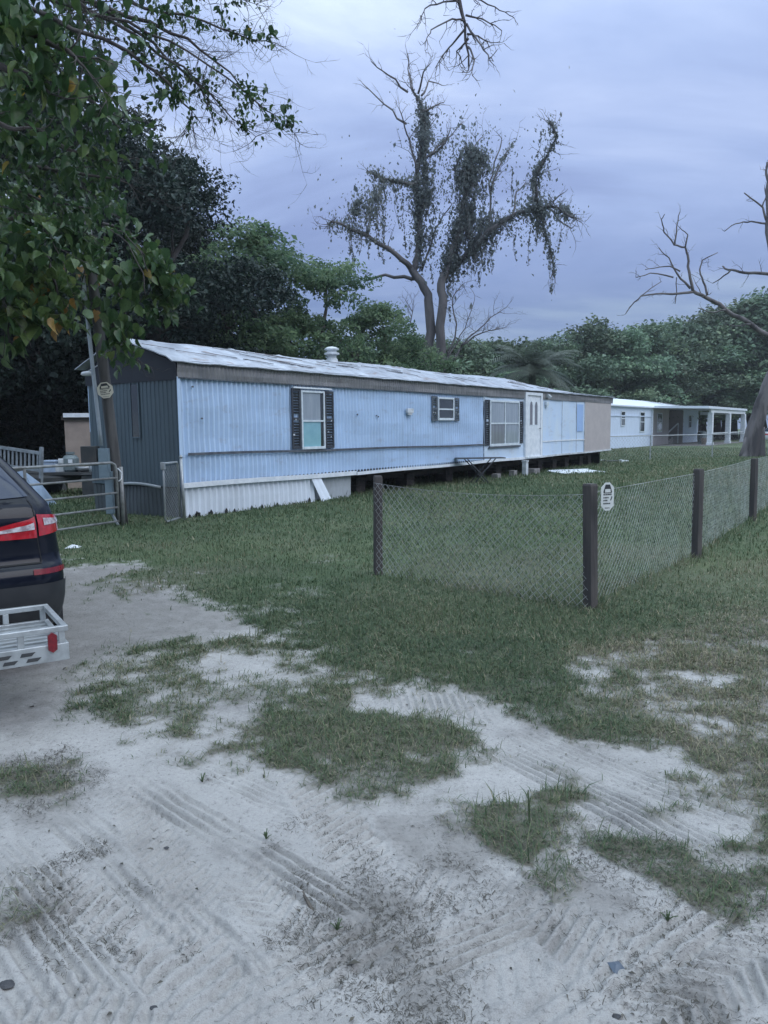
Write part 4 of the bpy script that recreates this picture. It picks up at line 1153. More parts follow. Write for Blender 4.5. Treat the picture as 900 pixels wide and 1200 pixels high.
def sedan(loc, rz, paint, label):
    e = empty('parked_car', loc, rz, label, 'car', 'cars parked beyond the white home')
    SED.body([.22, .28, .35, .5, .6, .72, .85, .9, .95, 1.0, 1.1, 1.25, 1.35, 1.42, 1.45]).build('body', paint, e, smooth=True)
    SED.patch(-.9, .9, 1.02, 1.38, .01).build('rear_window', 'glass_dark', e, smooth=True);
    for sg in (1, -1):
        SED.patch(sg * 2.05, sg * 2.95, 1.02, 1.36, .01).build('side_window', 'glass_dark', e, smooth=True)
        SED.patch(sg * 1.1, sg * 1.9, .70, .84, .01).build('taillight', 'red', e, smooth=True)
        SED.patch(sg * 3.2, sg * 4.2, .62, .76, .01).build('headlight', 'clear', e, smooth=True)
    wheels(e, (.79, -.79), (.85, 3.6), .32, .2)
    return e


g_ = ground(856, 516.5); sedan(Vector((g_.x + 3.2, g_.y + 4, 0)), R(-75), 'navy', 'dark car parked behind the porch posts and oak trunk')
g_ = ground(896, 518.5); sedan(Vector((g_.x - .5, g_.y, 0)), R(-80), 'whitecar', 'white car parked right of the leaning oak trunk')

# ------------------------------------------------------------------ yard clutter behind the farm gate
sh = empty('garden_shed', (0, 0, 0), 0, 'small tan wooden shed with pale roof edge under dark trees', 'shed')
sp_ = at(93, 540, 22.5); sh.location = (sp_.x, 22.5, 0); sh.rotation_euler = (0, 0, R(18))
MB().span((-.35, -.04, 0), (.42, 0, 2.02)).build('front_wall', 'shedtan', sh); MB().span((-.35, 0, 0), (-.30, 1.6, 2.02)).span((.37, 0, 0), (.42, 1.6, 2.02)).span((-.30, 1.55, 0), (.37, 1.6, 2.02)).build('side_wall', 'sheddark', sh)
MB().span((-.42, -.12, 2.02), (.50, 1.7, 2.14)).build('roof', 'sheddark', sh); MB().span((-.36, -.20, 2.10), (.42, -.125, 2.22)).build('roof_edge', 'white', sh)
MB().span((-.28, -.055, .05), (.30, -.041, 1.86)).build('door', 'shedtan', sh)
bt = empty('utility_trailer', (0, 0, 0), 0, 'old trailer with pale slatted side rail among the yard clutter', 'trailer')
q = at(12, 545, 20); bt.location = (q.x, 20, 0); bt.rotation_euler = (0, R(6), R(-25))
rb = MB().span((-1.4, -.02, 1.22), (1.05, .03, 1.30)).span((-1.4, -.02, .78), (1.05, .03, .84))
for k in range(17): rb.span((-1.38 + k * .15, -.01, .84), (-1.33 + k * .15, .02, 1.22))
rb.span((.98, -.03, .5), (1.06, .04, 1.42)); rb.build('side_rail', 'rail', bt)
MB().span((-1.4, -.05, .5), (1.05, 1.4, .62)).build('deck', 'junk', bt)
for y in (.15, 1.3): MB().lathe((0, 0, 0), [(.18, -.08), (.30, -.08), (.30, .08), (.18, .08)], 18).build('wheel', 'tyre', bt, loc=(0, y, .3)).rotation_euler = (R(90), 0, 0)
def item(name, mb, m_, u, v, Y, label, cat, rz=0, smooth=False, bevel=0):
    o = mb.build(name, m_, smooth=smooth, bevel=bevel); q = at(u, v, Y); o.location = (q.x, Y, 0); o.rotation_euler = (0, 0, rz); return tag(o, label, cat)
item('tarp', MB().add([(-.45, -.3, .0), (.45, -.3, .0), (.6, .4, 0), (-.5, .4, 0), (-.4, -.1, .74), (.05, -.15, .82), (.35, .1, .50), (-.3, .3, .72)], [(0, 1, 6, 5, 4), (1, 2, 6), (2, 3, 7, 6), (3, 0, 4, 7), (4, 5, 7), (5, 6, 7)]), 'bluewhite', 27, 553, 17.5, 'pale tarp draped over a heap left of the white tubs', 'tarp', .2)
def stoolbox(w, d, z0, z1):
    b = MB().span((-w / 2, -d / 2, z0), (w / 2, d / 2, z1)).span((-w / 2 - .02, -d / 2 - .02, z1), (w / 2 + .02, d / 2 + .02, z1 + .05)); return b
wb = empty('work_bench', (0, 0, 0), 0, 'low dark bench holding tubs behind the farm gate', 'bench'); q = at(75, 560, 20.5); wb.location = (q.x, 20.5, 0)
MB().span((-1.3, -.35, .55), (1.6, .35, .62)).build('top', 'junk', wb)
for x in (-1.2, 1.5):
    for y in (-.28, .28): MB().span((x - .04, y - .04, 0), (x + .04, y + .04, .549)).build('leg', 'junk', wb)
o = item('storage_tub', stoolbox(.34, .35, 0, .27), 'bluewhite', 60, 545, 20.5, 'blue white lidded tub left on the dark bench', 'tub', bevel=.012); o.location.z = .62
o = item('storage_tub', MB().span((-.13, -.15, 0), (.13, .15, .22)).span((-.02, -.17, .22), (.15, .17, .36)), 'white_dirty', 72, 545, 20.5, 'small white jug shaped tub beside the dark canister', 'tub', bevel=.02); o.location.z = .62
o = item('gas_canister', MB().lathe((0, 0, 0), [(.17, 0), (.21, .06), (.21, .36), (.15, .44), (.06, .46), (.11, .47), (.11, .53), (.05, .53)], 18), 'tank', 83, 545, 20.5, 'dull green round gas canister on the bench before the shed', 'canister', smooth=False); o.location.z = .62
lb_ = MB().span((.02, -.218, .24), (.13, -.206, .34)).build('sticker', 'white', o)
o = item('metal_bowl', MB().lathe((0, 0, 0), [(.10, 0), (.20, .06), (.23, .14), (.20, .14), (.08, .03)], 16), 'steel', 99, 548, 20.5, 'wide grey metal bowl on the bench before the shed door', 'bowl', smooth=True); o.location.z = .62
o = item('metal_kettle', MB().lathe((0, 0, 0), [(.12, 0), (.19, .07), (.18, .19), (.07, .26), (.03, .29)], 16).tube([(.16, 0, .1), (.28, 0, .22)], .025, 8), 'steel', 113, 545, 19.5, 'shiny round metal kettle near the meter box', 'kettle', smooth=True); o.location.z = .62
ks = MB().span((-.3, -.25, .0), (.3, .25, .60)).span((-.33, -.28, .60), (.33, .28, .62)).build('kettle_stand', 'junk', bevel=.01); q = at(113, 545, 19.5); ks.location = (q.x, 19.5, 0); tag(ks, 'dark crate standing under the shiny kettle', 'crate')
item('scrap_heap', MB().lathe((0, 0, 0), [(.9, 0), (.8, .3), (.5, .5), (.15, .6)], 9), 'junk', 38, 545, 22, 'dark heap of scrap between the trailer and the tubs', 'heap', .3)

# ------------------------------------------------------------------ plants
def unit(n, r=None):
    r = r or rng
    v = r.normal(size=(n, 3)); return v / np.linalg.norm(v, axis=1, keepdims=True)


def leaves(C, size, nrm, tint, aspect=.5, big=False, axis=None, curl=.15):
    """leaf faces at points C with normals nrm; returns verts, quads, tint per vertex"""
    n = len(C); size = np.broadcast_to(np.asarray(size, float), (n,))[:, None]
    if axis is None: axis = unit(n)
    a = axis - nrm * np.sum(axis * nrm, 1, keepdims=True); a /= np.linalg.norm(a, axis=1, keepdims=True) + 1e-9
    b = np.cross(nrm, a)
    if not big:
        V = np.stack([C - a * size * .5, C + b * size * aspect * .5 + nrm * size * curl, C + a * size * .5, C - b * size * aspect * .5 + nrm * size * curl], 1)
        Q = np.arange(n * 4).reshape(n, 4); return V.reshape(-1, 3), Q, np.repeat(tint, 4)
    def P(u, v, w_): return C + a * size * u + b * size * v * aspect + nrm * size * w_
    half = [(-.46, .22, .07), (-.28, .46, .16), (.02, .50, .17), (.34, .25, .02)]
    V = np.stack([P(-.42, 0, 0), P(-.12, 0, .0), P(.24, 0, -.03), P(.62, 0, -.16)] + [P(u, v, w_) for u, v, w_ in half] + [P(u, -v, w_) for u, v, w_ in half], 1)
    i = np.arange(n)[:, None] * 12
    Q = np.concatenate([i + np.array([q]) for q in ((0, 1, 5, 4), (1, 2, 6, 5), (2, 3, 7, 6), (0, 8, 9, 1), (1, 9, 10, 2), (2, 10, 11, 3))], 0)
    return V.reshape(-1, 3), Q, np.repeat(tint, 12)


def crown_points(blobs, nclump, per, spread, seed, shell=.75):
    """clumps on and in the given ellipsoids -> leaf centres, outward normals, clump tint"""
    r = np.random.default_rng(seed); C = []; Nn = []; T = []
    vol = np.array([b[1] * b[2] * b[3] for b in blobs]) ** (2 / 3); vol = vol / vol.sum()
    for bl, f in zip(blobs, vol):
        c = np.array(bl[0]); rad = np.array(bl[1:4]); k = max(3, int(nclump * f))
        d = unit(k, r); d[:, 2] = np.where(d[:, 2] < -.55, -d[:, 2] * .5, d[:, 2])
        rr_ = shell + (1.12 - shell) * r.random(k) ** .7; rr_ = np.where(r.random(k) < .25, rr_ * .75, rr_)
        cc = c + d * rad * rr_[:, None]
        ct = np.clip(r.normal(.45, .17, k), .05, .9)
        cs = spread * np.exp(r.normal(0, .28, k))
        for i in range(k):
            m_ = int(per * np.exp(r.normal(0, .35)))
            off = unit(m_, r) * (r.random(m_) ** .45)[:, None] * cs[i] * np.array([1.15, 1.15, .62])
            off[:, 2] -= .12 * (off[:, 0] ** 2 + off[:, 1] ** 2) / cs[i]
            C.append(cc[i] + off); nn = unit(m_, r) * .8 + d[i] * .35 + np.array([0, 0, .65]); Nn.append(nn)
            T.append(np.clip(ct[i] + r.normal(0, .15, m_), 0, 1))
    C = np.concatenate(C); Nn = np.concatenate(Nn); Nn /= np.linalg.norm(Nn, axis=1, keepdims=True)
    return C, Nn, np.concatenate(T)


def crown_obj(name, blobs, nclump, per, spread, lsize, m_, parent, seed, aspect=.55, shell=.75, big=False):
    C, Nn, T = crown_points(blobs, nclump, per, spread, seed, shell)
    r = np.random.default_rng(seed + 1)
    V, Q, t_ = leaves(C, lsize * np.exp(r.normal(0, .25, len(C))), Nn, T, aspect, big, axis=unit(len(C), r))
    return np_obj(name, V, Q, m_, parent, {'tint': t_})


def wiggly(a, b, n, amp, r):
    a, b = Vector(a), Vector(b); ln = (b - a).length
    return [a + (b - a) * (k / n) + Vector((r.uniform(-1, 1), r.uniform(-1, 1), r.uniform(-.5, .5))) * amp * ln * (0 if k in (0, n) else 1) for k in range(n + 1)]


def tree_trunk(mb, h, r0, tips, r):
    fork = h * .38
    p = wiggly((0, 0, -.1), (r.uniform(-.2, .2), r.uniform(-.2, .2), fork), 5, .03, r)
    mb.tube(p, [r0 * (1.35 if k == 0 else 1 - .06 * k) for k in range(6)], 10)
    for t_ in tips:
        q = wiggly(p[-1] - Vector((0, 0, .1)), t_, 5, .07, r); mb.tube(q, [r0 * .62 * (1 - .16 * k) for k in range(6)], 7)
        for k in (2, 3, 4):
            e = q[k] + Vector((r.uniform(-1, 1), r.uniform(-1, 1), r.uniform(.1, 1))) * h * .13
            mb.tube(wiggly(q[k], e, 3, .08, r), [r0 * .22, r0 * .16, r0 * .1, r0 * .04], 5)


def make_tree(name, h, rad, seed, m_, lsize, nclump, per, spread, label=None, group=None, base=.28, lobes=9, shell=.7):
    r = random.Random(seed)
    e = empty(name, (0, 0, 0), 0, label, 'tree', group)
    blobs = []; tips = []
    for k in range(lobes):
        a = 2 * math.pi * k / lobes * 2.4 + r.uniform(-.4, .4); f = (k + .5) / lobes
        z = h * (base + (1 - base) * (.15 + .72 * f)); rr_ = rad * (.62 * math.sin(math.pi * (.28 + .62 * f)) + r.uniform(-.08, .12))
        s_ = rad * r.uniform(.30, .46)
        c = (rr_ * math.cos(a), rr_ * math.sin(a), z); blobs.append((c, s_, s_, s_ * r.uniform(.62, .85))); tips.append(Vector(c))
    blobs.append(((r.uniform(-.2, .2) * rad, r.uniform(-.2, .2) * rad, h * .86), rad * .42, rad * .42, h * .13))
    blobs.append(((0, 0, h * (base + .3)), rad * .55, rad * .55, h * .22))
    tb_ = MB(); tree_trunk(tb_, h, .028 * h + .03, tips[::2], r); tb_.build('trunk', 'bark', e, smooth=True)
    crown_obj('crown', blobs, nclump, per, spread, lsize, m_, e, seed, shell=shell)
    return e


def copy_tree(src, loc, rz, s, label=None, group=None):
    c = src.copy(); col.objects.link(c); c.location = loc; c.rotation_euler = (0, 0, rz); c.scale = s if isinstance(s, tuple) else (s, s, s)
    if label: c['label'] = label
    if group: c['group'] = group
    for ch in list(src.children):
        d = ch.copy(); col.objects.link(d); d.parent = c
    return c


# tree line behind the homes on the right
GR = 'trees of the far tree line'
GLAB = 'leafy green tree of the far tree line behind the two homes'
far_src = [make_tree('broadleaf_tree', 10, 4.4, 100 + k, 'leaf_far', .30, 240, 60, .85, GLAB, GR, base=.10, lobes=8 + k % 3) for k in range(4)]
fl_ = [  # u, depth, top v
    (455, 58, 402), (500, 66, 398), (540, 62, 396), (580, 70, 398), (655, 72, 392), (690, 78, 376), (725, 78, 386), (757, 84, 378), (792, 88, 372), (826, 92, 366), (858, 95, 355), (892, 90, 342), (930, 92, 332), (975, 95, 325), (1030, 95, 320),
    (700, 92, 392), (745, 100, 383), (785, 105, 379), (840, 108, 366), (880, 110, 352), (630, 80, 402), (560, 85, 402), (1090, 90, 310), (1160, 85, 300),
    (770, 80, 425), (815, 86, 415), (850, 88, 405), (885, 90, 395), (735, 76, 425), (915, 88, 392), (605, 56, 430), (720, 92, 410), (690, 90, 396), (640, 95, 402)]
rr = random.Random(21)
for i, (u, Y, v) in enumerate(fl_):
    top = at(u, v, Y).z; s_ = top / 10.0; P = at(u, 500, Y); wid = s_ * rr.uniform(1.0, 1.3) if v < 402 else s_ * 1.5
    src = far_src[i % 4]
    if i < 4:
        o = src; o.location = (P.x, Y, 0); o.scale = (wid, wid, s_); o.rotation_euler = (0, 0, rr.uniform(0, 6))
    else:
        copy_tree(src, (P.x, Y, 0), rr.uniform(0, 6), (wid, wid, s_))

# woods on the near side of the yard, behind the photographer
for i, (x, y, s_) in enumerate(((-16, -14, 1.1), (-7, -20, 1.2), (2, -24, 1.0), (11, -20, 1.15), (19, -13, 1.0), (-22, -3, 1.2), (25, -3, 1.0))):
    copy_tree(far_src[i % 4], (x, y, 0), i * 1.7, (s_, s_, s_ * .95), 'leafy green tree of the woods behind the photographer', 'trees behind the photographer')

# lighter trees left of the dead tree, behind the blue home
m1 = make_tree('broadleaf_tree', 9.6, 3.3, 41, 'leaf_mid', .17, 230, 110, .55, 'light green leafy tree rising just right of the dark oaks', base=.12)
m1.location = at(292, 500, 29).xy.to_3d(); m1.scale = (1, 1, at(285, 258, 29).z / 9.6)
m2 = make_tree('broadleaf_tree', 9.0, 3.6, 43, 'leaf_mid', .16, 190, 85, .5, 'open crowned leafy tree with sky gaps between light tree and dead tree', base=.12, shell=.85)
m2.location = at(372, 500, 31).xy.to_3d(); m2.scale = (.95, .95, at(370, 288, 31).z / 9.2)
m3 = make_tree('broadleaf_tree', 7.5, 3.2, 47, 'leaf_mid', .16, 190, 100, .55, 'lower bushy green tree left of the dead tree trunk', base=.08)
m3.location = at(436, 500, 33).xy.to_3d(); m3.scale = (.85, .85, at(432, 345, 33).z / 7.6)
m4 = copy_tree(m3, at(478, 500, 36).xy.to_3d(), 2.0, (.75, .75, at(470, 385, 36).z / 7.6), 'small dark bushy tree at the foot of the dead tree')
# dark oaks over the yard on the left
OG = 'dark trees over the yard at the left'
OL = 'dense dark tree over the yard behind the farm gate'
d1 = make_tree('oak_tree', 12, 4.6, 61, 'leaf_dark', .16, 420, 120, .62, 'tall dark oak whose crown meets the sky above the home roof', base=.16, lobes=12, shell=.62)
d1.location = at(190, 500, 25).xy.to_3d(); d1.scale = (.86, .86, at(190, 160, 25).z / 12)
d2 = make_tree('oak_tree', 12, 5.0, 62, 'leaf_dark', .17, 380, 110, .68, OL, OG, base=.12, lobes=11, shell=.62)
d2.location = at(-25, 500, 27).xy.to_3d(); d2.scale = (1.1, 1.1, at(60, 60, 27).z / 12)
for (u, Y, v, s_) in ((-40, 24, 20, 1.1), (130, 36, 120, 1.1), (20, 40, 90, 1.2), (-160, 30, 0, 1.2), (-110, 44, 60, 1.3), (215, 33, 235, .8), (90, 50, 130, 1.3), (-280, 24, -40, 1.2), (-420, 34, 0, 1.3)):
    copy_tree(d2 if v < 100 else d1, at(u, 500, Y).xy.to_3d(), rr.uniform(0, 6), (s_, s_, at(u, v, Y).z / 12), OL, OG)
# dark undergrowth under those trees
bsrc = empty('undergrowth_bush', (0, 0, 0), 0, 'dark leafy bush in the shade under the yard trees', 'bush', 'bushes in the shade')
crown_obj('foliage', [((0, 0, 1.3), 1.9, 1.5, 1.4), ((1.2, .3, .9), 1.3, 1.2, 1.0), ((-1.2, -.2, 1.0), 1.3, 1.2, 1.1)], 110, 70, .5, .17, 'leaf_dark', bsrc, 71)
tb_ = MB()
for a in range(5): tb_.tube([(0, 0, -.05), (.5 * math.cos(a * 1.3), .4 * math.sin(a * 1.3), 1.2), (.9 * math.cos(a * 1.3), .8 * math.sin(a * 1.3), 2.0)], [.05, .035, .015], 5)
tb_.build('stem', 'bark', bsrc)
for i, (u, Y, s_) in enumerate(((40, 33, 1.3), (-30, 28, 1.4), (10, 38, 1.7), (62, 40, 1.6), (100, 42, 1.7), (-90, 30, 1.6), (130, 36, 1.3), (-150, 26, 1.7), (160, 38, 1.5), (75, 46, 2.2), (-60, 42, 2.2), (20, 50, 2.4), (-240, 28, 2.0))):
    P = at(u, 500, Y).xy.to_3d()
    if i == 0: bsrc.location = P; bsrc.scale = (s_, s_, s_)
    else: copy_tree(bsrc, P, rr.uniform(0, 6), s_)

# palm between the dead tree and the far tree line
pm_ = empty('palm_tree', at(622, 500, 44).xy.to_3d(), 0, 'pale grey green palm rising behind the blue home roof', 'palm')
ph = at(622, 438, 44).z
MB().tube([(0, 0, -.05), (.1, 0, ph * .5), (.05, 0, ph)], [.28, .22, .2], 10).build('trunk', 'bark', pm_)
V_, Q_, T_ = [], [], []; r = np.random.default_rng(9); off = 0
for i in range(54):
    az = r.uniform(0, 6.283); el0 = r.uniform(-.15, 1.2); ln = r.uniform(2.3, 3.4); k = 12; p = np.array([.05, 0, ph]); d = np.array([math.cos(az) * math.cos(el0), math.sin(az) * math.cos(el0), math.sin(el0)]); tv = r.random()
    for s_ in range(k):
        pn = p + d * ln / k; side = np.cross(d, [0, 0, 1]); side /= np.linalg.norm(side) + 1e-9
        wl = .65 * math.sin(math.pi * (s_ + 1.2) / (k + 1.5))
        for sg in (1, -1):
            for q in (0, .5):
                b0 = p + (pn - p) * q; tip = b0 + side * sg * wl + d * wl * .7 - np.array([0, 0, .35 * wl])
                wv = d * .035
                V_ += [b0 - wv, b0 + wv, tip + wv * .3, tip - wv * .3]; Q_.append([off, off + 1, off + 2, off + 3]); T_ += [tv] * 4; off += 4
        p = pn; d = d + np.array([0, 0, -.13]); d /= np.linalg.norm(d)
np_obj('fronds', np.array(V_), np.array(Q_), 'palm', pm_, {'tint': np.array(T_)})


# ---- dead tree in the middle
def poly(pts, Y, dz=None, seed=0, amp=.0):
    r = random.Random(seed); out = []; dy = 0
    for i, (u, v) in enumerate(pts):
        if dz is not None: dy = dz * i / max(1, len(pts) - 1)
        out.append(at(u, v, Y + dy))
    return out


def dens(path, n=3, amp=.02, r=None):
    r = r or random.Random(1); out = []
    for a, b in zip(path, path[1:]):
        ln = (b - a).length
        for k in range(n):
            f = k / n; out.append(a + (b - a) * f + Vector((r.uniform(-1, 1), r.uniform(-1, 1), r.uniform(-1, 1))) * amp * ln * (k > 0))
    out.append(path[-1]); return out


def limb(mb, path, r0, r1, r, n=8, tw=0, tl=1.0, tr=.02, depth=2, up=.3):
    p = dens(path, 3, .05, r); k = len(p)
    mb.tube(p, [r0 + (r1 - r0) * (i / (k - 1)) ** .8 for i in range(k)], n)
    for _ in range(tw):
        i = r.randrange(max(1, k // 4), k); d = (p[min(i + 1, k - 1)] - p[i - 1]).normalized()
        twig(mb, p[i], (d + Vector((r.gauss(0, .7), r.gauss(0, .7), r.gauss(up, .6)))).normalized(), tl * r.uniform(.5, 1.2), tr, depth, r)


def twig(mb, p, d, ln, rad, depth, r):
    n = 4; pts = [p]
    for k in range(n):
        d = (d + Vector((r.gauss(0, .22), r.gauss(0, .22), r.gauss(.02, .2)))).normalized(); pts.append(pts[-1] + d * ln / n)
    mb.tube(pts, [rad * (1 - .2 * k) for k in range(n + 1)], 4)
    if depth > 0:
        for k in range(1, n + 1):
            if r.random() < .75:
                twig(mb, pts[k], (d + Vector((r.gauss(0, .65), r.gauss(0, .65), r.gauss(.1, .55)))).normalized(), ln * r.uniform(.35, .6), rad * .55, depth - 1, r)


YD = 38.0
dt = empty('dead_tree', at(508, 500, YD).xy.to_3d(), 0, 'tall bare dead tree with two trunks rising behind the blue home', 'tree')
DO = dt.location.copy()
r = random.Random(31); tb_ = MB(); lb1 = MB(); tw_ = MB()


def D(pts, dz=0.0, s=0): return [q - DO for q in poly(pts, YD, dz, s)]


tk1 = [Vector((at(499, 432, YD).x, YD, -.1)) - DO] + D([(499, 432), (503, 363), (502, 346), (487, 323), (482, 315)])
limb(tb_, tk1, .28, .17, r, 12)
tk2 = [Vector((at(515, 432, YD).x, YD - .6, -.1)) - DO] + [q - Vector((0, .5, 0)) for q in D([(515, 432), (518, 360), (516, 335), (521, 322), (528, 301), (538, 267), (545, 232), (549, 198), (552, 184)])]
limb(tb_, tk2, .26, .11, r, 12)
tb_.build('trunk', 'deadbark', dt, smooth=True)
S1 = D([(484, 318), (490, 298), (492, 267), (490, 232), (488, 205), (494, 174), (499, 146), (494, 122), (483, 105)], 1.0)
limb(lb1, S1, .17, .05, r, 9, 24, 1.35, .030, 2, .35)
L1 = D([(482, 315), (464, 298), (432, 277), (401, 263), (387, 260)], -2.5); limb(lb1, L1, .15, .04, r, 8, 14, 1.2, .026, 2, .3)
L2 = D([(487, 325), (483, 327), (452, 322), (428, 329)], 2.0); limb(lb1, L2, .13, .05, r, 7, 3, 1.0, .02, 1, .3)
L3 = D([(486, 216), (459, 212), (445, 208), (432, 201)], -1.5); limb(lb1, L3, .09, .035, r, 6, 6, 1.0, .02, 1, -.2)
for pts, dz in (([(483, 105), (480, 90), (477, 63)], 1), ([(478, 108), (455, 88), (435, 72)], -1), ([(476, 145), (450, 122), (425, 98)], 1.5), ([(488, 205), (480, 163), (473, 143), (468, 128)], -1), ([(494, 112), (502, 95), (518, 100)], 1), ([(490, 110), (496, 85), (503, 76)], -1), ([(497, 130), (510, 124), (520, 120)], .5), ([(499, 185), (512, 172), (530, 158), (543, 142)], 1), ([(505, 182), (522, 168), (528, 150)], -.6), ([(494, 318), (503, 292), (511, 267), (525, 246), (530, 238)], -1)):
    limb(lb1, D(pts, dz), .055, .02, r, 6, 6, .8, .016, 1, .3)
R1 = D([(528, 318), (540, 305), (552, 294), (573, 270), (600, 253), (628, 243), (652, 243), (673, 256)], -2.5); limb(lb1, R1, .19, .045, r, 9, 24, 1.1, .026, 2, .1)
R2 = D([(628, 239), (628, 205), (642, 181), (652, 160), (645, 143)]); R2 = [at(u, v, YD - 1.8 - .25 * i) - DO for i, (u, v) in enumerate([(628, 239), (628, 205), (642, 181), (652, 160), (645, 143)])]; limb(lb1, R2, .08, .03, r, 6, 10, .9, .02, 1, .3)
R3 = [at(u, v, YD - 1.9 - .1 * i) - DO for i, (u, v) in enumerate([(635, 244), (637, 267), (645, 291), (650, 318)])]; limb(lb1, R3, .06, .02, r, 6, 8, .8, .016, 1, -.3)
for pts, dz in (([(572, 268), (573, 215), (583, 181), (588, 163)], .5), ([(575, 225), (590, 185), (602, 168)], 1), ([(552, 184), (556, 172), (566, 160)], 1), ([(545, 232), (533, 200), (545, 172)], -1), ([(600, 253), (605, 225), (616, 215)], 1), ([(655, 243), (668, 248), (676, 258)], .3), ([(640, 243), (660, 262), (670, 268)], -.5)):
    limb(lb1, D(pts, dz), .06, .02, r, 6, 8, .9, .016, 1, .3)
lb1.build('limb', 'deadbark', dt, smooth=True)
# thin dead saplings at its foot
sb = empty('bare_sapling', at(545, 500, 36.5).xy.to_3d(), 0, 'thin bare sapling spreading grey twigs right of the dead tree trunk', 'sapling')
b = MB(); so2 = sb.location.copy(); r = random.Random(8)
for pts in ([(520, 432), (530, 410), (545, 385), (556, 352)], [(528, 425), (550, 395), (575, 372), (590, 362)], [(524, 428), (535, 380), (530, 350), (540, 335)], [(540, 405), (565, 390), (585, 385)]):
    limb(b, [q - so2 for q in poly(pts, 36.5, r.uniform(-1, 1))], .05, .014, r, 5, 12, 1.0, .014, 2, .2)
b.tube([Vector((at(520, 432, 36.5).x, 36.5, -.05)) - so2, at(520, 432, 36.5) - so2], .06, 6)
b.build('branches', 'deadbark', sb, smooth=True)
sb = empty('bare_sapling', at(482, 500, 36).xy.to_3d(), 0, 'thin bare sapling leaning left of the dead tree trunk', 'sapling')
b = MB(); so2 = sb.location.copy()
for pts in ([(500, 430), (488, 400), (481, 378), (484, 358)], [(496, 425), (478, 410), (462, 408)]):
    limb(b, [q - so2 for q in poly(pts, 36, r.uniform(-1, 1))], .045, .015, r, 5, 10, .9, .014, 2, .2)
b.tube([Vector((at(500, 430, 36).x, 36, -.05)) - so2, at(500, 430, 36) - so2], .06, 6)
b.build('branches', 'deadbark', sb, smooth=True)

# creeper hanging in the dead tree
vn = empty('climbing_vine', DO, 0, 'ragged grey green creeper draped over the dead tree', 'vine')
r = np.random.default_rng(17); Cs, Ts = [], []; strands = MB(); r2 = random.Random(5)


def drape(path, rad, n, hang, t0=.4, sx=1.0):
    n = int(n * .62); path = np.array([tuple(q) for q in path]); seg = np.linalg.norm(np.diff(path, axis=0), axis=1); cum = np.concatenate([[0], np.cumsum(seg)])
    s_ = r.random(n) * cum[-1]
    # gather into ragged bunches
    nb_ = max(4, int(cum[-1] / .30)); bc = r.random(nb_) * cum[-1]; br = np.exp(r.normal(-.05, .55, nb_)); bo = r.normal(0, .20, (nb_, 3)) * rad; pick = r.integers(0, nb_, n)
    s_ = np.clip(bc[pick] + r.normal(0, .22, n), 0, cum[-1])
    P = np.stack([np.interp(s_, cum, path[:, k]) for k in range(3)], 1)
    o = unit(n, r) * (r.random(n) ** .75 * np.exp(r.normal(0, .35, n)))[:, None] * rad * br[pick][:, None]; o[:, 0] *= sx
    P = P + o + bo[pick]; P[:, 2] -= np.abs(r.exponential(hang, n)) * (r.random(n) < .35) * .7
    Cs.append(P); Ts.append(np.clip(t0 + r.normal(0, .2, n), 0, 1))
    for k in range(int(n / 90)):
        a = P[r.integers(0, n)]; h_ = r2.uniform(.5, 1.6) * (hang / .4)
        q = [Vector(a), Vector(a) + Vector((r2.uniform(-.1, .1), 0, -h_ * .5)), Vector(a) + Vector((r2.uniform(-.2, .2), r2.uniform(-.1, .1), -h_))]
        strands.tube(q, .012, 3)
        m_ = int(22 * h_); f = r.random(m_)[:, None]
        pp = np.array(q[0]) * (1 - f) + np.array(q[2]) * f + r.normal(0, .03, (m_, 3)); Cs.append(pp); Ts.append(np.clip(t0 + r.normal(0, .2, m_), 0, 1))


drape(S1[2:8], .36, 2600, .35); drape(D([(496, 235), (500, 200), (498, 178)], .5), .60, 2600, .35, .35); drape(D([(496, 168), (497, 148)], .8), .50, 900, .3, .3)
drape(D([(490, 300), (493, 240)], .4), .42, 1500, .4)
drape([q - Vector((0, .5, 0)) for q in D([(540, 262), (546, 225), (550, 190)], 0)], .66, 5600, .5, .32, 1.0); drape([q - Vector((0, .5, 0)) for q in D([(565, 190), (552, 180), (536, 188)], 0)], .35, 1300, .3, .3); drape([q - Vector((0, .5, 0)) for q in D([(524, 318), (534, 275), (540, 250)], 0)], .50, 3200, .5, .35)
drape(R1[2:7], .50, 3600, .45, .35); drape(D([(560, 265), (590, 248), (640, 245)], -1.5), .8, 2000, .5)
drape(R1[5:8], .42, 700, .3, .35); drape(R2[1:], .30, 700, .3); drape(R2[:3], .3, 500, .4)
drape(L1[2:5], .40, 600, .4, .5); drape(D([(432, 262), (436, 235), (440, 215)], -2), .50, 900, .55, .6); drape(L3, .35, 900, .5, .6); drape(D([(405, 258), (418, 240), (432, 225)], -2), .5, 800, .5, .6)
drape(R3, .22, 300, .3)
for pth_ in (S1[6:9], L1[1:4], L3, R2[3:], D([(494, 318), (503, 292), (511, 267), (525, 246)], -1), D([(575, 225), (590, 185), (602, 168)], 1), D([(499, 185), (512, 172), (530, 158)], 1), R3): drape(pth_, .20, 240, .3, .5)
C = np.concatenate(Cs); T = np.concatenate(Ts); nn = unit(len(C), r)
V_, Q_, t_ = leaves(C, .135 * np.exp(r.normal(0, .3, len(C))), nn, T, .6, axis=unit(len(C), r) * .6 + np.array([0, 0, -1.0]))
np_obj('foliage', V_, Q_, 'leaf_vine_glare', vn, {'tint': t_})
strands.build('strand', 'deadbark', vn)

# ---- leaning dead oak at the right edge
YO = 40.0
ok = empty('leaning_oak', at(880, 500, YO).xy.to_3d(), 0, 'thick leaning grey trunk with bare branches at the right edge', 'tree')
OO = ok.location.copy(); r = random.Random(77)


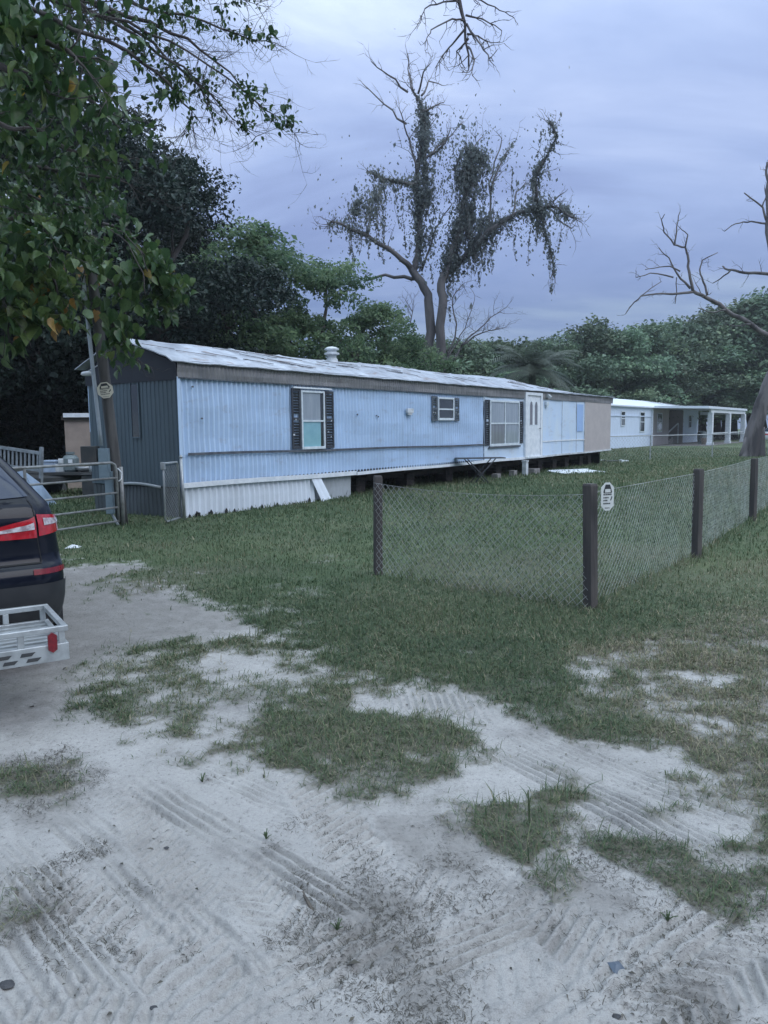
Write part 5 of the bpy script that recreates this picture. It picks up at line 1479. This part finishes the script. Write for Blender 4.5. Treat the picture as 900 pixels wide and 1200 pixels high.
def K(pts, dz=0.0): return [q - OO for q in poly(pts, YO, dz)]


tb_ = MB(); pth = K([(877, 541), (879, 534), (882, 515), (887, 495), (894, 470), (905, 440), (920, 405), (934, 370), (940, 330)])
p = dens(pth, 4, .02, r); k = len(p)
# ridged trunk with a flared, two lobed foot
n = 26; o0 = 0
prev = Vector((1, 0, 0))
for i in range(k):
    rad = max(.18, .42 - .24 * i / (k - 1) + .12 * math.exp(-i / 2.0)); d = (p[min(i + 1, k - 1)] - p[max(i - 1, 0)]).normalized(); x = (prev - d * prev.dot(d)).normalized(); prev = x; y = d.cross(x)
    for j in range(n):
        a = 2 * math.pi * j / n; q = 1 + .13 * math.cos(2 * a + .6 + .08 * i) + .07 * math.cos(5 * a + 1.3 * math.sin(i * .35)) + .05 * math.sin(9 * a + i * .3)
        tb_.v.append(tuple(p[i] + (x * math.cos(a) + y * math.sin(a)) * rad * q))
    if i:
        for j in range(n):
            tb_.f.append([(i - 1) * n + j, (i - 1) * n + (j + 1) % n, i * n + (j + 1) % n, i * n + j]); tb_.mi.append(0)
tb_.tube(K([(888, 540), (889, 530), (890, 515), (892, 500)]), [.40, .33, .28, .18], 12)
for a_, l_ in ((2.9, .45), (5.0, .35)):
    e_ = Vector((math.cos(a_) * l_, math.sin(a_) * l_, 0)); c_ = Vector((p[0].x, p[0].y, 0))
    tb_.tube([c_ + e_ * .15 + Vector((0, 0, 1.0)), c_ + e_ * .42 + Vector((0, 0, .45)), c_ + e_ * .75 + Vector((0, 0, .14)), c_ + e_ * 1.1 - Vector((0, 0, .08))], [.14, .17, .12, .05], 9)
tb_.build('trunk', 'greybark', ok, smooth=True)
b = MB()
limb(b, K([(932, 412), (915, 400), (898, 392), (880, 380), (850, 363), (826, 348), (812, 341)], -2.0), .17, .08, r, 9, 3, 1.2, .025, 1)
def K2(pts, dz=0.0): return [at(u, v, YO - 2.0) - OO for u, v in pts]
for pts, a, tw in (([(812, 341), (808, 320), (806, 299), (803, 290), (790, 287), (778, 272), (775, 257), (779, 251)], .075, 7), ([(812, 342), (795, 344), (775, 344), (751, 347), (740, 358), (733, 368)], .07, 6), ([(809, 338), (793, 320), (784, 302), (772, 290)], .06, 7), ([(797, 318), (785, 312), (768, 314), (756, 316)], .04, 3),
                   ([(829, 346), (824, 330), (820, 316), (823, 305), (841, 296)], .06, 5), ([(790, 287), (793, 265), (797, 248)], .045, 4), ([(803, 290), (806, 275), (796, 266)], .04, 3), ([(789, 325), (762, 320), (745, 325)], .04, 4), ([(793, 325), (793, 345), (791, 356)], .025, 2), ([(751, 347), (760, 340), (775, 330)], .03, 3), ([(850, 363), (835, 366), (818, 361)], .04, 2), ([(880, 380), (865, 382), (850, 380)], .04, 2)):
    limb(b, K2(pts), a, .018, r, 6, tw, .55, .014, 1, .3)
limb(b, K([(940, 335), (925, 326), (900, 321), (877, 320), (862, 317), (850, 315), (847, 312)], 1.5), .12, .04, r, 7, 4, .7, .018, 1, .3)
limb(b, K([(856, 317), (845, 326), (835, 332)], .6), .045, .02, r, 6, 3, .5, .012, 1, -.2)
limb(b, K([(936, 345), (915, 320), (903, 295), (899, 262), (899, 232), (898, 204), (899, 190)], 0), .17, .05, r, 8, 5, .9, .02, 1, .4)
limb(b, K([(898, 258), (894, 243), (884, 235), (872, 226)], 0), .06, .03, r, 6, 3, .5, .015, 1, .3)
limb(b, K([(897, 262), (884, 260), (871, 260), (858, 264), (849, 271)], .3), .05, .02, r, 6, 3, .5, .012, 1, -.1)
limb(b, K([(893, 243), (898, 230), (896, 220)], 0), .04, .02, r, 5, 2, .5, .012, 1, .3)
b.build('limb', 'greybark', ok, smooth=True)

# ---- near leafy tree at the left, its limbs reach into the picture
nt_ = empty('lindenlike_tree', (-5.9, 6.2, 0), 0, 'large leaved tree whose branches hang into the upper left corner', 'tree')
nt_.name = 'broadleaf_tree'
NO = nt_.location.copy(); r = random.Random(15); rn = np.random.default_rng(15)
tb_ = MB(); limb(tb_, [Vector((0, 0, -.1)), Vector((.1, 0, 2)), Vector((.3, .1, 4.0)), Vector((.4, .2, 6.0))], .26, .16, r, 12); tb_.build('trunk', 'bark', nt_, smooth=True)
b = MB(); fork = Vector((.3, .1, 4.2))
LC, LN, LS, LT, LA = [], [], [], [], []


def leafy(path, n, size, spread, droop=.5, tmean=.5, tsd=.2):
    path = np.array([tuple(q) for q in path]); seg = np.linalg.norm(np.diff(path, axis=0), axis=1); cum = np.concatenate([[0], np.cumsum(seg)])
    nb_ = max(3, int(n / 7)); bs = rn.random(nb_) ** .8 * cum[-1]; pick = rn.integers(0, nb_, n)
    bo = unit(nb_, rn) * rn.random(nb_)[:, None] * spread
    P = np.stack([np.interp(bs[pick], cum, path[:, k]) for k in range(3)], 1) + bo[pick] + rn.normal(0, size * .8, (n, 3))
    LC.append(P); nn = unit(n, rn) * 1.0 + np.array([.1, -.30, .5]); LN.append(nn / np.linalg.norm(nn, axis=1, keepdims=True))
    LS.append(size * np.exp(rn.normal(0, .22, n))); LT.append(np.clip(rn.normal(tmean, tsd, n), 0, 1)); LA.append(unit(n, rn) * .7 + np.array([0, 0, -droop * 1.6]))


def near(pts, Y, Y2=None):
    Y2 = Y2 or Y; k = len(pts); return [at(u, v, Y + (Y2 - Y) * i / (k - 1)) - NO for i, (u, v) in enumerate(pts)]


UP = [Vector((.4, .2, 6.0))]
# limbs with small leaves against the sky
for pts, Y, Y2, nl in (([(-60, -60), (60, 0), (150, 25), (220, 60), (290, 110), (345, 156)], 7.5, 8.0, 120), ([(60, -40), (170, 10), (240, 25), (290, 45), (322, 50)], 8.2, 8.6, 130), ([(20, -20), (140, 30), (205, 75), (260, 125), (300, 160)], 7.8, 8.4, 130), ([(110, -30), (200, -5), (260, -8), (300, 5)], 8.3, 8.8, 80), ([(60, 20), (150, 60), (195, 95), (225, 130), (222, 150)], 7.6, 8.0, 90), ([(100, 0), (180, 50), (230, 95), (250, 140)], 8.0, 8.3, 80), ([(150, 20), (220, 45), (270, 85), (318, 140)], 8.2, 8.5, 70)):
    q = near(pts, Y, Y2); limb(b, UP + q, .030, .003, r, 6, 30, .45, .004, 2, -.35); leafy(q[1:], nl, .050, .18, .9, .34, .18)
    leafy(q[-3:], nl // 3, .048, .16, .9, .32, .16)
leafy(near([(120, 10), (190, 25), (240, 20)], 8), 110, .065, .30, .8, .28, .14)
leafy(near([(140, 45), (180, 80), (200, 110)], 8), 110, .065, .28, .8, .28, .14)
# bigger leaves hanging close by
for pts, Y, n_, s_ in (([(-120, -30), (-30, 10), (40, 40), (80, 60), (100, 80)], 4.2, 165, .085), ([(-140, 80), (-40, 60), (30, 90), (60, 110)], 4.2, 165, .09), ([(-120, -80), (0, -40), (80, -10), (110, 20)], 4.6, 165, .082), ([(-160, 30), (-60, 120), (10, 150), (40, 150)], 5.0, 170, .085), ([(-60, -60), (60, -50), (110, -20), (120, 10)], 5.0, 120, .082)):
    q = near(pts, Y); limb(b, [fork + Vector((0, 0, .9))] + q, .05, .006, r, 6, 8, .3, .005, 1, -.3); leafy(q, n_, s_, .27, .8, .42, .2)
# middle curtain
for pts, Y, n_, s_ in (([(-180, 120), (-60, 130), (40, 150), (95, 180), (135, 190)], 7.6, 520, .088), ([(-200, 180), (-60, 180), (40, 195), (100, 205), (150, 215)], 8.2, 560, .088), ([(-180, 60), (-60, 70), (50, 90), (110, 120), (140, 150)], 7.2, 560, .085), ([(-260, 240), (-140, 230), (-60, 235), (-10, 240)], 7.4, 260, .09), ([(-140, 30), (0, 20), (60, 40), (100, 70)], 8.2, 420, .085), ([(-60, -40), (40, -20), (90, 10), (110, 40)], 8.6, 320, .08), ([(-160, 100), (-20, 150), (60, 200), (120, 235)], 9.0, 460, .085), ([(-160, 150), (-20, 210), (60, 240), (110, 245)], 9.4, 420, .09)):
    q = near(pts, Y); limb(b, [fork + Vector((0, .2, .2))] + q, .05, .008, r, 6, 12, .6, .006, 2, -.2); leafy(q, n_, s_, .52, .7, .34, .2)
b.build('limb', 'bark', nt_, smooth=True)


def flush(name, m_, parent, big=True, aspect=.78):
    V_, Q_, t_ = leaves(np.concatenate(LC), np.concatenate(LS), np.concatenate(LN), np.concatenate(LT), aspect, big, np.concatenate(LA))
    o = np_obj(name, V_, Q_, m_, parent, {'tint': t_}, smooth=True); LC.clear(); LN.clear(); LS.clear(); LT.clear(); LA.clear(); return o


flush('crown', 'leaf_near', nt_, aspect=.66)
# a dead limb of the same tree hangs into the top of the sky
HO = nt_.location.copy(); b = MB(); r = random.Random(3)
limb(b, [Vector((.4, .2, 6.0)), Vector((-3.2, 6.9, 8.4)) - HO, Vector((-.2, 7.5, 9.6)) - HO, at(700, -420, 8) - HO], .12, .05, r, 8, 6, .6, .012, 1, .2)
def HB(pts, Y, d=0): return [at(u, v, Y + d * i / max(1, len(pts) - 1)) - HO for i, (u, v) in enumerate(pts)]
limb(b, HB([(700, -420), (600, -160), (548, -40), (538, 0), (545, 28), (549, 78)], 8), .05, .007, r, 6, 3, .25, .006, 1, -.3)
for pts in ([(540, -8), (555, -2), (580, 8), (597, 18)], [(546, 18), (565, 22), (588, 36)], [(547, 28), (560, 48), (572, 64), (578, 72)], [(545, 25), (530, 22), (505, 35), (500, 45)], [(544, 35), (530, 52), (518, 66), (510, 80)], [(549, 45), (535, 60), (545, 80)], [(538, 0), (520, 2), (498, 10), (493, 22)], [(549, 55), (556, 70), (553, 84)], [(540, 5), (525, -5), (508, -2)], [(548, 40), (560, 42), (575, 50)]):
    limb(b, HB(pts, 8, r.uniform(-.5, .5)), .012, .004, r, 5, 6, .2, .005, 1, -.2)
b.build('dead_limb', 'deadbark', nt_, smooth=True)

# ---- leafy tangle on and beside the pole, 9 to 12 m away
tg = empty('grape_vine', (-6.9, 11.6, 0), 0, 'broad leaved vine hanging over the utility pole and yard with yellowing leaves', 'vine')
NO = tg.location.copy(); b = MB(); r = random.Random(25); rn = np.random.default_rng(25)
roots = Vector((0, 0, -.05))
for pts, Y, n_, s_, sp_, tm in (([(-120, 150), (-30, 200), (30, 240), (60, 280), (75, 310)], 10.8, 230, .17, .40, .5), ([(88, 262), (105, 275), (104, 292), (96, 330), (94, 380)], 13.0, 60, .22, .22, .68),
                            ([(55, 300), (66, 335), (70, 365), (76, 375)], 11.5, 75, .20, .30, .6), ([(100, 310), (130, 330), (148, 360), (145, 405), (152, 425)], 12.6, 85, .21, .26, .55), ([(-60, 280), (0, 320), (30, 350), (45, 380)], 11, 130, .22, .40, .55), ([(-40, 340), (5, 370), (12, 400), (18, 405)], 11, 60, .24, .28, .66),
                            ([(120, 262), (150, 270), (170, 300), (178, 330), (170, 350)], 13.0, 150, .20, .40, .5), ([(160, 300), (190, 320), (205, 345), (195, 370)], 13.4, 170, .18, .40, .52), ([(-80, 230), (0, 250), (60, 265), (120, 280)], 11.8, 260, .2, .5, .42), ([(128, 375), (142, 395), (158, 415), (166, 428)], 12.5, 34, .20, .14, .5), ([(10, 270), (40, 315), (66, 345)], 11.6, 130, .19, .42, .45), ([(-10, 290), (0, 340), (10, 370)], 10.6, 80, .21, .4, .5)):
    k = len(pts); q = [at(u, v, Y + .4 * i / k) - NO for i, (u, v) in enumerate(pts)]
    limb(b, q, .03, .006, r, 5, 4, .5, .007, 1, -.3); leafy(q, int(n_ * 1.25), s_ * .84, sp_, .9, tm, .2)
LT[1] = np.clip(LT[1] + (rn.random(len(LT[1])) < .12) * .4, 0, 1); LT[5] = np.clip(LT[5] + (rn.random(len(LT[5])) < .15) * .4, 0, 1); LT[2] = np.clip(LT[2] + (rn.random(len(LT[2])) < .12) * .4, 0, 1)
b.tube([roots, Vector((.1, .1, 2)), Vector((.3, .2, 4)), at(20, 250, 11.2) - NO], [.09, .07, .06, .03], 8)
# long bare runners arching out of the tangle
for pts in ([(120, 265), (145, 272), (165, 295), (173, 318)], [(125, 266), (150, 285), (168, 320), (170, 345)], [(60, 250), (100, 235), (140, 255)]):
    b.tube(dens([at(u, v, 12.8) - NO for u, v in pts], 3, .03, r), .010, 5)
b.build('stem', 'bark', tg, smooth=True)
flush('foliage', 'leaf_near', tg, aspect=.76)


# ------------------------------------------------------------------ grass
def blades(name, N_, rmin, rmax, m_, tfun, hfun, seed, label, dry=False, power=1.3, r_flat=5.0, amax=43):
    r = np.random.default_rng(seed)
    # radius with density falling as (r_flat/r)^power
    g = np.linspace(rmin, rmax, 4000); pdf = g * np.where(g < r_flat, 1, (r_flat / g) ** power); cdf = np.cumsum(pdf); cdf /= cdf[-1]
    rad = np.interp(r.random(N_), cdf, g); an = np.radians(r.uniform(-amax, amax, N_)); x = rad * np.sin(an); y = rad * np.cos(an)
    tf, dv = masks(x, y)
    keep = r.random(N_) < tfun(x, y, tf, dv, r)
    x, y, tf, dv, rad = x[keep], y[keep], tf[keep], dv[keep], rad[keep]; n = len(x)
    z = height(x, y, tf)
    hh, ww, lean, tint = hfun(x, y, tf, dv, rad, r)
    az = r.uniform(0, 6.283, n); d = np.stack([np.cos(az), np.sin(az)], 1); s = np.stack([-d[:, 1], d[:, 0]], 1)
    P0 = np.stack([x, y, z - .004], 1)
    def off(f, l, wsc):
        h_ = hh * f * np.cos(l); o = hh * f * np.sin(l)
        c = P0 + np.stack([d[:, 0] * o, d[:, 1] * o, h_], 1); sw = np.stack([s[:, 0] * ww * wsc, s[:, 1] * ww * wsc, np.zeros(n)], 1); return c - sw, c + sw
    a0, b0 = off(0, lean, .8); a1, b1 = off(.55, lean * .75, 1.0); a2, b2 = off(1.0, lean, .12)
    V = np.stack([a0, b0, b1, a1, b2, a2], 1).reshape(-1, 3); i = np.arange(n)[:, None] * 6
    Q = np.concatenate([i + np.array([[0, 1, 2, 3]]), i + np.array([[3, 2, 4, 5]])], 0)
    o = np_obj(name, V, Q, m_, None, {'tint': np.repeat(tint, 6)})
    return tag(o, label, 'grass', kind='stuff')


def fdist(x, y):
    P = np.stack([x, y], 1); dm = np.full(len(x), 9.0)
    for a, b in ((P1, P2), (P2, P3), (P3, P4), (P4, P5)):
        a2 = np.array(a.xy); d = np.array(b.xy) - a2; L_ = np.hypot(*d); d = d / L_; s = np.clip((P - a2) @ d, 0, L_); q = P - a2 - s[:, None] * d
        dm = np.minimum(dm, np.hypot(q[:, 0], q[:, 1]))
    return dm


def lawn_h(x, y, tf, dv, rad, r):
    n = len(x); cl_ = fbm(x * 2.4, y * 2.4, 3, 301); fd = fdist(x, y); near_f = np.exp(-(fd / .10) ** 2)
    hh = (.024 + .042 * cl_) * np.exp(r.normal(0, .28, n)) * (1 + 1.3 * near_f) * np.clip(.75 + .03 * rad, .8, 1.25) * (.75 + .35 * tf)
    ww = .0017 * np.clip(rad / 4.0, .8, 7.0) * np.exp(r.normal(0, .2, n)); hh = hh * np.clip(rad / 14, 1, 1.5)
    lean = np.abs(r.normal(.85, .40, n)); lean = np.clip(lean, .1, 1.5)
    t_ = .36 + .55 * (fbm(x * .7, y * .7, 3, 311) - .5) + .32 * dv + r.normal(0, .13, n) + .10 * near_f + .16 * np.clip((x - .5) / 3.5, 0, 1) * np.clip((14 - y) / 6, 0, 1) + .12 * np.clip((y - 16) / 10, 0, 1)
    t_ = np.where(r.random(n) < .05 + .14 * dv, t_ + .38, t_)
    return hh, ww, lean, np.clip(t_, 0, 1)


LAWN_R = lambda x, y, tf, dv, r: np.clip((tf - .12) * 1.25, 0, 1) * np.clip(.25 + 1.5 * fbm(x * 4.5, y * 4.5, 3, 333), .15, 1) ** (1.0)
blades('lawn_grass', 560000, 2.1, 62, 'grass', LAWN_R, lawn_h, 401, 'short matted green grass of the lawn and worn patches')


def clump_d(x, y, tf, dv, r):
    c = np.zeros_like(x)
    for u, v, ru, dens_ in ((425, 1085, .30, .9), (460, 1110, .22, .7), (480, 1150, .20, .55), (500, 1185, .18, .5), (380, 1095, .14, .7), (790, 1180, .22, .5), (30, 910, .26, .6), (70, 920, .2, .6), (85, 1005, .10, .6), (35, 1075, .2, .7), (5, 1085, .15, .7), (395, 985, .12, .25), (130, 1110, .10, .4), (490, 1080, .2, .3), (740, 1020, .3, .35), (560, 1020, .25, .3), (700, 1060, .25, .15), (830, 1080, .15, .3), (240, 915, .05, .6), (310, 985, .04, .5), (150, 1045, .08, .4), (205, 1125, .06, .35), (360, 970, .1, .25), (90, 1090, .12, .35), (800, 1060, .25, .25), (860, 1060, .25, .3)):
        g_ = ground(u, v); q = np.hypot(x - g_.x + .05 * np.sin(y * 19), (y - g_.y) * .8 + .05 * np.sin(x * 23)); c = np.maximum(c, 2.4 * dens_ * np.clip(1.25 - q / ru, 0, 1))
    c = c * np.clip(fbm(x * 9, y * 9, 3, 71) * 2.6 - .55, 0, 1)
    return np.maximum(c, .004 + .03 * (tf > .2) * (tf < .8) * np.clip(fbm(x * 7, y * 7, 3, 72) * 3 - 1.2, 0, 1) + .025 * dv * (tf > .3))


def dry_h(x, y, tf, dv, rad, r):
    n = len(x); hh = (.010 + .030 * r.random(n) ** 1.8); ww = .0008 * np.exp(r.normal(0, .40, n)); lean = np.clip(r.normal(1.35, .18, n), .6, 1.55); return hh, ww, lean, np.clip(r.beta(1.0, 3.0, n), 0, 1)


blades('dry_grass', 900000, 1.9, 7.5, 'dry', clump_d, dry_h, 402, 'dead grey grass roots and straw scattered on the sand', power=.4)

# matted short grass close to the camera
MATR = lambda x, y, tf, dv, r: np.clip((tf - .22) * 1.7, 0, 1) * np.clip(.15 + 1.7 * fbm(x * 6, y * 6, 3, 94), .1, 1) * np.clip((8.5 - np.hypot(x, y)) / 2.5, 0, 1)
def mat_h(x, y, tf, dv, rad, r):
    n = len(x); hh = (.022 + .045 * r.random(n)) * (.8 + .4 * tf); ww = .0015 * np.clip(rad / 4, .8, 2) * np.exp(r.normal(0, .25, n)); lean = np.clip(r.normal(1.15, .28, n), .3, 1.5)
    t_ = .30 + .30 * dv + .5 * (fbm(x * 2.5, y * 2.5, 3, 96) - .5) + r.normal(0, .20, n)
    return hh, ww, lean, np.clip(np.where(r.random(n) < .10 + .12 * dv, t_ + .4, t_), 0, 1)
blades('matted_grass', 330000, 2.1, 8.5, 'grass', MATR, mat_h, 404, 'flattened short grass mat of the worn patches near the sand', power=.5, r_flat=4.5)

# longer blades standing in the worn grass patches
TALL = lambda x, y, tf, dv, r: (tf > .6) * (np.hypot(x, y) < 7.0) * np.clip(fbm(x * 3, y * 3, 3, 91) * 2.4 - .9, 0, 1) * .5
def tall_h(x, y, tf, dv, rad, r):
    n = len(x); hh = (.07 + .07 * r.random(n)); ww = .0020 * np.exp(r.normal(0, .2, n)); lean = np.clip(np.abs(r.normal(.75, .35, n)), .1, 1.4); return hh, ww, lean, np.clip(.34 + .3 * dv + r.normal(0, .15, n), 0, 1)
blades('long_grass', 42000, 2.1, 7.0, 'grass', TALL, tall_h, 403, 'longer loose grass blades in the worn patches', power=.3)

# loose litter on the sand: bits of bark and leaf nobody could count
r = np.random.default_rng(55); n = 900; an = np.radians(r.uniform(-40, 40, n)); rad = 1.9 + 6 * r.random(n) ** 1.2; x = rad * np.sin(an); y = rad * np.cos(an); tf, dv = masks(x, y)
k = (tf < .5) & (r.random(n) < .9 * np.clip(fbm(x * 1.7, y * 1.7, 3, 66) * 2.6 - .7, .08, 1)); x, y, tf = x[k], y[k], tf[k]
C = np.stack([x, y, height(x, y, tf) + .006], 1); nn = unit(len(C), r) * .35 + np.array([0, 0, 1.0]); nn /= np.linalg.norm(nn, axis=1, keepdims=True)
V_, Q_, t_ = leaves(C, .016 * np.exp(r.normal(0, .5, len(C))), nn, r.beta(1.2, 3, len(C)), .45, False, unit(len(C), r))
tag(np_obj('leaf_litter', V_, Q_, 'dry', None, {'tint': t_}), 'small dark bits of leaf and bark scattered on the sand', 'litter', kind='stuff')


def small(name, mb, m_, u, v, label, cat, rz=0, smooth=False):
    o = mb.build(name, m_, smooth=smooth); g_ = ground(u, v); z = float(height(np.array([g_.x]), np.array([g_.y]), np.array([.1]))[0]); o.location = (g_.x, g_.y, z); o.rotation_euler = (0, 0, rz); return tag(o, label, cat)


small('twig', MB().tube([(-.03, .10, .012), (0, .03, .016), (.012, -.04, .012), (.02, -.10, .008)], [.004, .006, .0065, .004], 6).tube([(0, .03, .015), (-.02, .045, .02)], [.004, .002], 5), 'stick', 357, 1055, 'dark twig on the sand above the dead grass clump', 'twig', .25, True)
def pebble(s, seed):
    r = random.Random(seed); b = MB(); n = 9; prof = [(.25, -.2), (.8, .0), (1, .3), (.75, .62), (.3, .8)]
    for a, z in prof:
        for j in range(n): b.v.append((s * a * math.cos(6.283 * j / n) * r.uniform(.8, 1.15), s * a * .75 * math.sin(6.283 * j / n) * r.uniform(.8, 1.15), s * z * .7))
    for i in range(4):
        for j in range(n): b.f.append([i * n + j, i * n + (j + 1) % n, (i + 1) * n + (j + 1) % n, (i + 1) * n + j]); b.mi.append(0)
    b.f.append(list(range(4 * n, 5 * n))); b.mi.append(0); return b
small('stone', pebble(.026, 1), 'stone', 8, 1150, 'dark stone on the sand at the lower left edge', 'stone')
small('stone', pebble(.011, 2), 'stone', 195, 995, 'tiny dark stone alone on the tracked sand', 'stone')
small('stone', pebble(.012, 3), 'stone', 180, 1183, 'small dark stone on the sand near the bottom edge', 'stone')
small('stone', pebble(.014, 4), 'stone', 722, 1190, 'small brown grey stone by the lower right wheel track', 'stone')
small('plastic_scrap', MB().add([(-.022, -.02, 0), (.02, -.024, .002), (.026, .018, .004), (-.014, .026, .006), (0, 0, .016)], [(0, 1, 4), (1, 2, 4), (2, 3, 4), (3, 0, 4), (3, 2, 1, 0)]), 'bluescrap', 722, 1134, 'crumpled blue plastic scrap on the sand', 'scrap', .4)
small('litter_scrap', MB().add([(-.10, -.05, 0), (.10, -.04, .0), (.12, .05, .01), (-.08, .06, .01), (0, .01, .05)], [(0, 1, 4), (1, 2, 4), (2, 3, 4), (3, 0, 4), (3, 2, 1, 0)]), 'white', 85, 642, 'white scrap of litter on the grass beside the SUV', 'scrap', .2)
# a few young weeds on the sand
for i, (u, v, h_) in enumerate(((237, 916, .07), (620, 968, .16), (782, 1082, .05), (312, 985, .05), (395, 1090, .05))):
    b = MB(); r = random.Random(60 + i)
    for k in range(7 if i != 1 else 3):
        a = r.uniform(0, 6.28); ln = h_ * r.uniform(.6, 1.1); up = r.uniform(.3, .8) if i != 1 else .95
        e = Vector((math.cos(a) * ln * (1 - up), math.sin(a) * ln * (1 - up), ln * up))
        b.bar((0, 0, 0), e * .5 + Vector((0, 0, ln * .1)), .006, .001); b.bar(e * .5 + Vector((0, 0, ln * .1)), e, .004, .001)
    q = np.full(len(b.v), .45); o = small('weed', b, 'grass', u, v, ('small green weed alone on the sand below the left grass patch', 'tall thin grass stalk standing above the middle grass patch', 'small weed beside the lower right grass patch', 'tiny weed on the footprinted sand', 'tiny weed at the edge of the dead grass clump')[i], 'weed')
    at_ = o.data.attributes.new('tint', 'FLOAT', 'POINT'); at_.data.foreach_set('value', np.full(len(o.data.vertices), .42, np.float32))

# ------------------------------------------------------------------ thin evening haze
m, t, p = base('haze'); t.nodes.remove(p)
pv = N(t, 'ShaderNodeVolumePrincipled', i_Density=.00055, i_Anisotropy=.2); pv.inputs['Color'].default_value = (.92, .96, 1, 1)
L(t, pv.outputs[0], t.nodes['Material Output'].inputs['Volume'])
hz = MB().span((-440, -440, -1), (440, 440, 27)).build('haze', m); tag(hz, 'thin pale evening haze over the whole yard', 'haze', kind='stuff')
